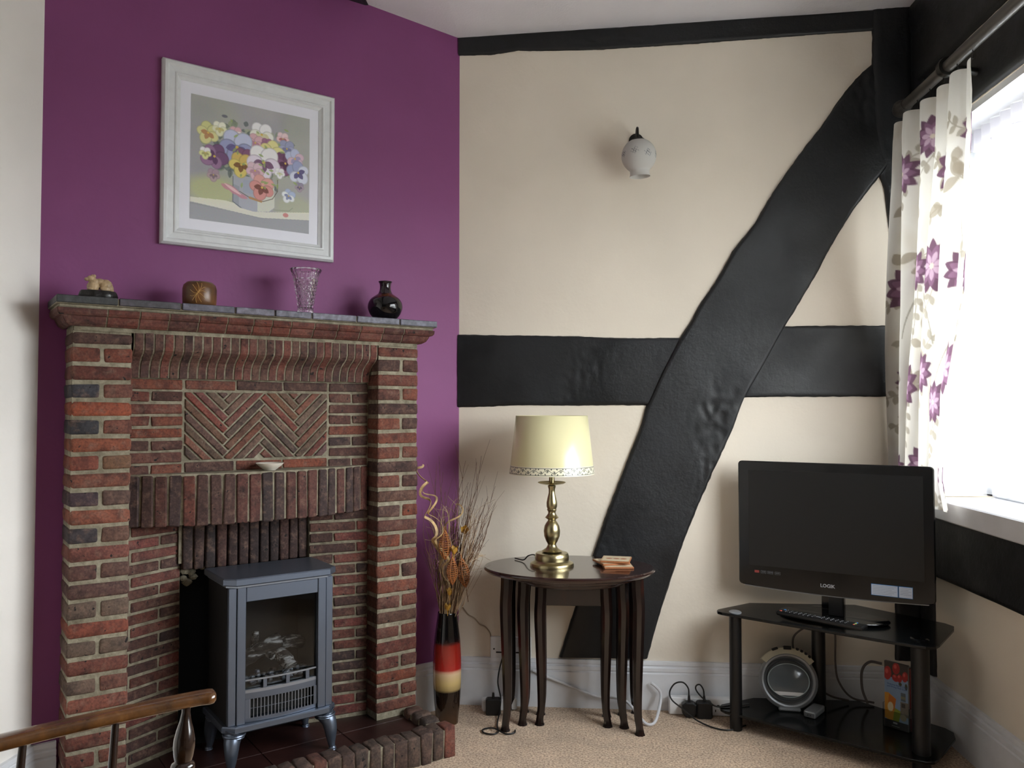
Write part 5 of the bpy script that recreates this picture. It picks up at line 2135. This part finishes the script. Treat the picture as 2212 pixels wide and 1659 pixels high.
cv.poly([(16, 94), (44, 104), (36, 140), (12, 134)], (176, 98, 26))
cv.ell(22, 130, 11, 14, .2, (206, 196, 160), 2)
cv.poly([(38, 130), (62, 136), (52, 176), (30, 172)], (128, 140, 40))
cv.rect(62, 80, 82, 106, (86, 96, 100))
cv.rect(62, 80, 92, 100, (120, 118, 96))
cv.rect(60, 90, 108, 150, (112, 104, 92))
cv.rect(64, 78, 112, 124, (66, 60, 56))
cv.ell(70, 152, 12, 10, 0, (150, 140, 112), 3)
cv.rect(0, 90, 168, 190, (34, 36, 40))
cv.rect(32, 48, 172, 177, (150, 152, 156))
cv.rect(26, 56, 183, 184, (160, 160, 160))
brs = [('front brochure in the leaflet holder, with red apples and blue lettering on its cover', None), ('brochure with a dark red spine edge, second in the leaflet holder', (128, 40, 38)), ('white brochure, third in the leaflet holder', (190, 190, 184)), ('pale grey brochure at the back of the leaflet holder', (150, 152, 150))]
for k, (lb_, cc) in enumerate(brs):
    yo = .0 + k * .0115
    hh_ = LH + .008 * (k == 0) - .003 * k + .004
    BR = thing('brochure', lb_, 'brochure', tuple(np.array([LF0[0], LF0[1], SZ + .0035]) + np.array([-math.sin(la), math.cos(la), 0]) * yo), la, 'brochures in the leaflet holder')
    BR.rotation_euler = (.0, 0, la)
    MB().box(-LWd / 2 + .0005, LWd / 2 - .0005 + .0006 * k, .0008, .0095, .0, hh_, .0006).build('pages', pal('brochure_paper_%s' % 'abcd'[k], cc or (120, 116, 112)), BR, smooth=False)
    if k == 0:
        gx = np.linspace(-LWd / 2 + .0008, LWd / 2 - .0008, cvw)
        Pg = np.zeros((cvh, cvw, 3))
        Pg[..., 0] = gx[None, :]
        Pg[..., 1] = .0003
        Pg[..., 2] = np.linspace(hh_, .0, cvh)[:, None]
        grid_mesh('cover', Pg, M['vc'], BR, cv.a, smooth=False)
        for (t_, z_, s_) in (('Welcome Better Cafes', hh_ * .66, .0068), ('and Dining Well Guide', hh_ * .625, .0068)):
            text_mesh(t_, s_, pal('blue_ink', (40, 72, 130)), 'cover_text', BR, tx(.003, -.0001, z_), depth=.0002)

# ================================================================== SOCKETS, PLUGS, CABLES
SK = thing('wall_socket', 'white double wall socket above the baseboard behind the oval tables', 'socket', (-.233, BY, .197))
MB().box(-.073, .073, -.009, 0, -.043, .043, .002).build('face_plate', M['whiteplastic'], SK, smooth=False)
for x in (-.060, .060):
    MB().lathe([(.0005, .0), (.003, .0), (.003, .0012), (.0005, .0012)], (x, -.009, 0), 10, axis=Matrix.Rotation(PI / 2, 4, 'X')).build('screw', M['darkmetal'], SK)
for x in (-.035, .035):
    MB().box(x - .018, x + .010, -.0098, -.0088, -.014, -.009).build('pin_slot', M['blackmatt'], SK, smooth=False)
    MB().box(x - .006, x + .006, -.014, -.009, .012, .030, .001).build('switch', M['whiteplastic'], SK, smooth=False)


def plug(name, label, x, y, z, rz=0., tilt=0., fl=0):
    P = thing(name, label, 'plug', (x, y, z), rz)
    pr = [(-.024, -.012), (-.024, .016), (-.012, .024), (.012, .024), (.024, .016), (.024, -.012), (.012, -.026), (-.012, -.026)] if not fl else rrect(-.026, .026, -.030, .026, .008, 3)
    MB().prism(pr, -.032, 0, .004, mat=toy).build('plug_body', M['blackmatt'], P, smooth=False)
    MB().tube([(0, -.016, .020), (0, -.016, .044)], [.0055, .0038], 10).build('cable_grip', M['blackmatt'], P)
    return P


# extension block on the floor against the baseboard
eb = .40
ES = thing('extension_socket', 'white extension socket block on the carpet behind the television stand', 'extension block', (.43, BY - .045, .030), -.02)
MB().box(-.112, .110, -.014, .014, -.029, .030, .003).build('block_case', M['whiteplastic'], ES, smooth=False)
for x in (.045, .092):
    for (a, b) in ((-.009, .007), (.009, .007), (0, -.011)):
        ww, hh = (.0045, .0018) if b > 0 else (.0018, .004)
        MB().box(x + a - ww, x + a + ww, -.0146, -.0136, b - hh, b + hh).build('pin_hole', M['blackmatt'], ES, smooth=False)
pl1 = plug('black_plug', 'left black plug in the white extension block', .383, BY - .060, .030)
pl2 = plug('black_plug', 'right square black plug in the white extension block', .434, BY - .060, .030, fl=1)


def cable(name, label, pts, r, mat, n=10):
    o = MB().tube(spline(pts, n), r, 8).build(name, M[mat])
    return tag(o, label, 'cable')


yy = BY - .078
cable('power_cable', 'thin black cable looping up from the left plug of the extension block', [(.383, BY - .076, .072), (.380, BY - .078, .100), (.362, BY - .076, .118), (.335, BY - .075, .112), (.318, BY - .078, .085), (.325, BY - .085, .060), (.36, BY - .10, .036), (.40, BY - .13, .012), (.45, BY - .17, .0035), (.50, BY - .185, .0035), (.56, BY - .14, .0035)], .0026, 'blackcable')
cable('power_cable', 'black cable making a tight loop above the square plug', [(.434, BY - .076, .072), (.431, BY - .078, .096), (.420, BY - .078, .112), (.408, BY - .076, .108), (.407, BY - .078, .094), (.423, BY - .095, .076), (.446, BY - .108, .064), (.470, BY - .13, .058), (.52, BY - .12, .0600), (.58, BY - .1, .0600)], .0026, 'blackcable')
cable('white_cable', 'white cable drooping along the baseboard and curling up by the extension block', [(-.155, BY - .024, .130), (-.10, BY - .026, .108), (-.02, BY - .028, .078), (.05, BY - .03, .052), (.09, BY - .035, .046), (.13, BY - .04, .047), (.175, BY - .06, .040), (.208, BY - .13, .020), (.235, BY - .165, .006), (.262, BY - .15, .012), (.285, BY - .08, .045), (.290, BY - .045, .070), (.275, BY - .038, .088), (.258, BY - .035, .100)], .0050, 'whitecable', 12)
cable('painted_cable', 'thin painted-over cable wriggling down the cream wall to the socket', [tuple(ony(x, y, BY - .003)) for x, y in ((999, 1311), (1004, 1318), (1012, 1328), (1026, 1336), (1036, 1348), (1048, 1354), (1058, 1366), (1060, 1376))], .0022, 'paintcable', 6)
AD = thing('white_adaptor', 'white plug adaptor lying on the carpet behind the left table legs', 'adaptor', (-.285, BY - .055, .022), .25)
MB().box(-.045, .075, -.020, .020, -.022, .018, .004).build('adaptor_case', M['whiteplastic'], AD, smooth=False)
p_ = plug('black_plug', 'black plug lying in front of the white adaptor behind the table legs', -.288, BY - .085, .030, .1, fl=1)
cable('lamp_cable', 'black lamp cable hanging behind the left table leg into a loop on the carpet', [(-.200, 2.893, .50), (-.222, 2.890, .40), (-.236, 2.890, .24), (-.262, 2.885, .17), (-.275, 2.86, .10), (-.262, 2.83, .05), (-.264, 2.79, .012), (-.264, 2.73, .004), (-.260, 2.69, .004), (-.254, 2.655, .004), (-.268, 2.634, .004), (-.298, 2.642, .004), (-.306, 2.668, .004), (-.284, 2.684, .004), (-.262, 2.664, .009), (-.228, 2.640, .004), (-.202, 2.650, .004), (-.200, 2.672, .004)], .0026, 'blackcable', 8)
cable('television_cable', 'dark cable curving left under the television stand top', [(.80, 2.78, .366), (.770, 2.80, .33), (.742, 2.87, .27), (.750, 2.875, .20), (.79, 2.865, .13), (.85, 2.85, .085), (.92, 2.86, .064)], .0035, 'greycable')
cable('television_cable', 'dark cable hanging straight down behind the stand', [(.835, 2.74, .366), (.850, 2.77, .30), (.865, 2.82, .20), (.885, 2.85, .13), (.93, 2.86, .075), (1.0, 2.85, .063)], .0035, 'greycable')
cable('television_cable', 'grey cable arching behind the brochures', [(1.02, 2.83, .20), (.985, 2.845, .200), (.962, 2.85, .17), (.960, 2.845, .11), (.972, 2.83, .066)], .0045, 'greycable')

# ================================================================== ARMCHAIR (its arm shows at the lower left)
AZ = .68
CT = thing('wooden_armchair', 'polished wooden spindle armchair, its arm rising at the lower left', 'chair', (-.56, .60, 0))
co = np.array([-.56, .60])
tip = np.array([-.466, 1.028])
dU = np.array([UU[0], UU[1]])
dN = np.array([NN[0], NN[1]])
# the arm bow in (along U, along N) measured from the tip
bowp = [(0, 0, 0), (.03, -.004, 0), (.12, .000, 0), (.22, .010, 0), (.32, .032, .0), (.40, .085, 0), (.445, .16, 0), (.46, .25, 0), (.445, .34, 0), (.40, .415, 0), (.32, .46, 0), (.22, .482, 0), (.12, .496, 0), (.03, .504, 0), (0, .50, 0)]


def cpt(a, n, z):
    p = tip + dU * a + dN * n - co
    return (p[0], p[1], z)


# check against the photograph: the arm passes the frame edge at (0, 1592)
bs_ = spline([cpt(a, n, AZ) for a, n, _ in bowp], 10)
m_ = len(bs_)
rad_ = [(.0125 if 4 < i < m_ - 5 else .0125 - .0006 * (4 - min(i, m_ - 1 - i))) for i in range(m_)]
ab = MB()
P = [np.array(p) for p in bs_]
vs, fs = [], []
ns = 14
for i, p in enumerate(P):
    t = P[min(i + 1, m_ - 1)] - P[max(i - 1, 0)]
    t /= np.linalg.norm(t)
    x = np.cross(t, (0, 0, 1.))
    x /= np.linalg.norm(x)
    e = min(i, m_ - 1 - i) / 10.
    hwid = float(np.interp(e, [0, .1, .3, .8, 2, 5], [.009, .014, .0165, .0160, .015, .016]))
    hh = float(np.interp(e, [0, .1, .3, 1], [.0045, .0072, .0078, .0075]))
    for j in range(ns):
        a = 2 * PI * j / ns
        ca, sa = math.cos(a), math.sin(a)
        vs.append(p + x * hwid * (abs(ca) ** .7) * (1 if ca > 0 else -1) + np.array([0, 0, hh * (abs(sa) ** .7) * (1 if sa > 0 else -1)]))
for i in range(m_ - 1):
    for j in range(ns):
        k = (j + 1) % ns
        fs.append((i * ns + j, i * ns + k, (i + 1) * ns + k, (i + 1) * ns + j))
fs += [tuple(range(ns))[::-1], tuple((m_ - 1) * ns + j for j in range(ns))]
ab.add(vs, fs)
ab.build('arm_bow', M['chair'], CT, ang=60)


def turned(p0, p1, prof, mat, name):
    p0, p1 = np.array(p0), np.array(p1)
    L = np.linalg.norm(p1 - p0)
    q = Vector(p1 - p0).to_track_quat('Z', 'Y').to_matrix().to_4x4()
    return MB().lathe([(r0, t * L) for t, r0 in prof], tuple(p0), 24, axis=q).build(name, mat, CT)


sup = [(0, .008), (.10, .010), (.25, .0125), (.40, .0125), (.55, .0108), (.655, .0100), (.668, .0105), (.675, .0140), (.69, .0147), (.705, .0135), (.715, .0100), (.745, .0118), (.79, .0132), (.83, .0128), (.875, .0105), (.925, .0070), (.97, .0052), (1, .0055)]
SZc = .44
for n0 in (0.0, .50):
    turned(cpt(.050, .012 if n0 == 0 else .488, SZc), cpt(.036, n0 + .000, AZ - .006), sup, M['chairdark'], 'arm_support')
spn = [(0, .005), (.3, .0065), (.7, .0052), (1, .0042)]
for a, n0 in ((.118, .000), (.215, .009), (.31, .030), (.42, .12), (.452, .19), (.46, .25), (.452, .31), (.42, .38), (.345, .445), (.265, .474), (.118, .496)):
    a2 = .22 + (a - .22) * .82
    n2 = .25 + (n0 - .25) * .80
    a2, n2 = (a + .022, n2) if a < .32 else (a2, n2)
    turned(cpt(a2, n2, SZc), cpt(a, n0, AZ - .008), spn, M['chairdark'], 'spindle')
seatp = [cpt(.225 + .225 * abs(math.cos(t)) ** .55 * (1 if math.cos(t) > 0 else -1), .25 + .262 * abs(math.sin(t)) ** .55 * (1 if math.sin(t) > 0 else -1), 0)[:2] for t in np.linspace(0, 2 * PI, 48)[:-1]]
MB().prism(seatp, SZc - .032, SZc, .008).build('seat', M['chair'], CT, smooth=False)
lgp = [(0, .010), (.15, .014), (.30, .020), (.40, .015), (.45, .019), (.6, .020), (.75, .016), (.8, .020), (1, .012)]
for a, n0 in ((.09, .10), (.09, .40), (.38, .12), (.38, .38)):
    turned(cpt(a + (a - .24) * .35, n0 + (n0 - .25) * .35, 0), cpt(a, n0, SZc - .03), lgp, M['chairdark'], 'leg')
hoop = spline([cpt(.40, .085, AZ), cpt(.445, .09, .80), cpt(.475, .13, .94), cpt(.49, .25, 1.00), cpt(.475, .37, .94), cpt(.445, .41, .80), cpt(.40, .415, AZ)], 8)
MB().tube(hoop, .011, 10).build('back_hoop', M['chair'], CT)
for n0 in (.14, .195, .25, .305, .36):
    zt_ = .985 - 2.6 * (n0 - .25) ** 2
    turned(cpt(.458 - (n0 - .25) ** 2 * 2, n0, AZ), cpt(.484 - (n0 - .25) ** 2 * 1.2, n0, zt_), [(0, .0065), (.5, .007), (1, .0055)], M['chairdark'], 'back_spindle')

# ------------------------------------------------------------------ sub-parts: pieces that belong to a part of a thing
def under(thing_name, child, par):
    root = bpy.data.objects[thing_name]
    kids = list(root.children)
    P = [k for k in kids if k.name.split('.')[0] == par]
    for k in kids:
        if k.name.split('.')[0] == child and P:
            k.parent = min(P, key=lambda p: sum((sum((Vector(b) for b in p.bound_box), Vector()) / 8 - sum((Vector(b) for b in k.bound_box), Vector()) / 8)[i] ** 2 for i in range(3)))


for a in (('television', 'sticker', 'sticker_border'), ('television', 'badge_text', 'badge'), ('television', 'screen', 'bezel'), ('television', 'maker_badge', 'bezel'), ('television', 'neck_panel', 'stand_neck'),
          ('electric_stove', 'vent_bar', 'lower_panel'), ('electric_stove', 'fret_post', 'fret_bar'), ('electric_stove', 'top_trim', 'top_plate'), ('table_lamp', 'shade_band', 'shade'), ('table_lamp', 'shade_carrier', 'shade'),
          ('portable_radio', 'button', 'control_panel'), ('portable_radio', 'knob', 'control_panel'), ('portable_radio', 'lens_rim', 'lens'), ('portable_radio', 'white_stripe', 'lens'),
          ('framed_picture', 'flower_print', 'mount'), ('barrel_candle', 'pressed_flower', 'wax_body'), ('barrel_candle', 'wick', 'wax_body'), ('brick_fireplace', 'quarry_tile', 'hearth_slab'),
          ('window_1', 'glazing_bar', 'window_frame'), ('window_1', 'mullion', 'window_frame'), ('window_1', 'pane', 'window_frame'), ('wall_socket', 'pin_slot', 'face_plate'), ('wall_socket', 'screw', 'face_plate'), ('wall_socket', 'switch', 'face_plate'),
          ('remote_control', 'button', 'case'), ('silver_adaptor', 'pin_hole', 'end_cap'), ('extension_socket', 'pin_hole', 'block_case'), ('brochure', 'cover_text', 'cover'), ('curtain_pole', 'finial', 'rod')):
    under(*a)
bk_ = [k for k in bpy.data.objects['television'].children if k.name.startswith('print_line')]
for bd_ in list(bpy.data.objects['television'].children):
    if bd_.name.startswith('sticker_border'):
        for k in bk_:
            xs_b = [v[0] for v in bd_.bound_box]
            if min(xs_b) < k.bound_box[0][0] < max(xs_b):
                k.parent = bd_
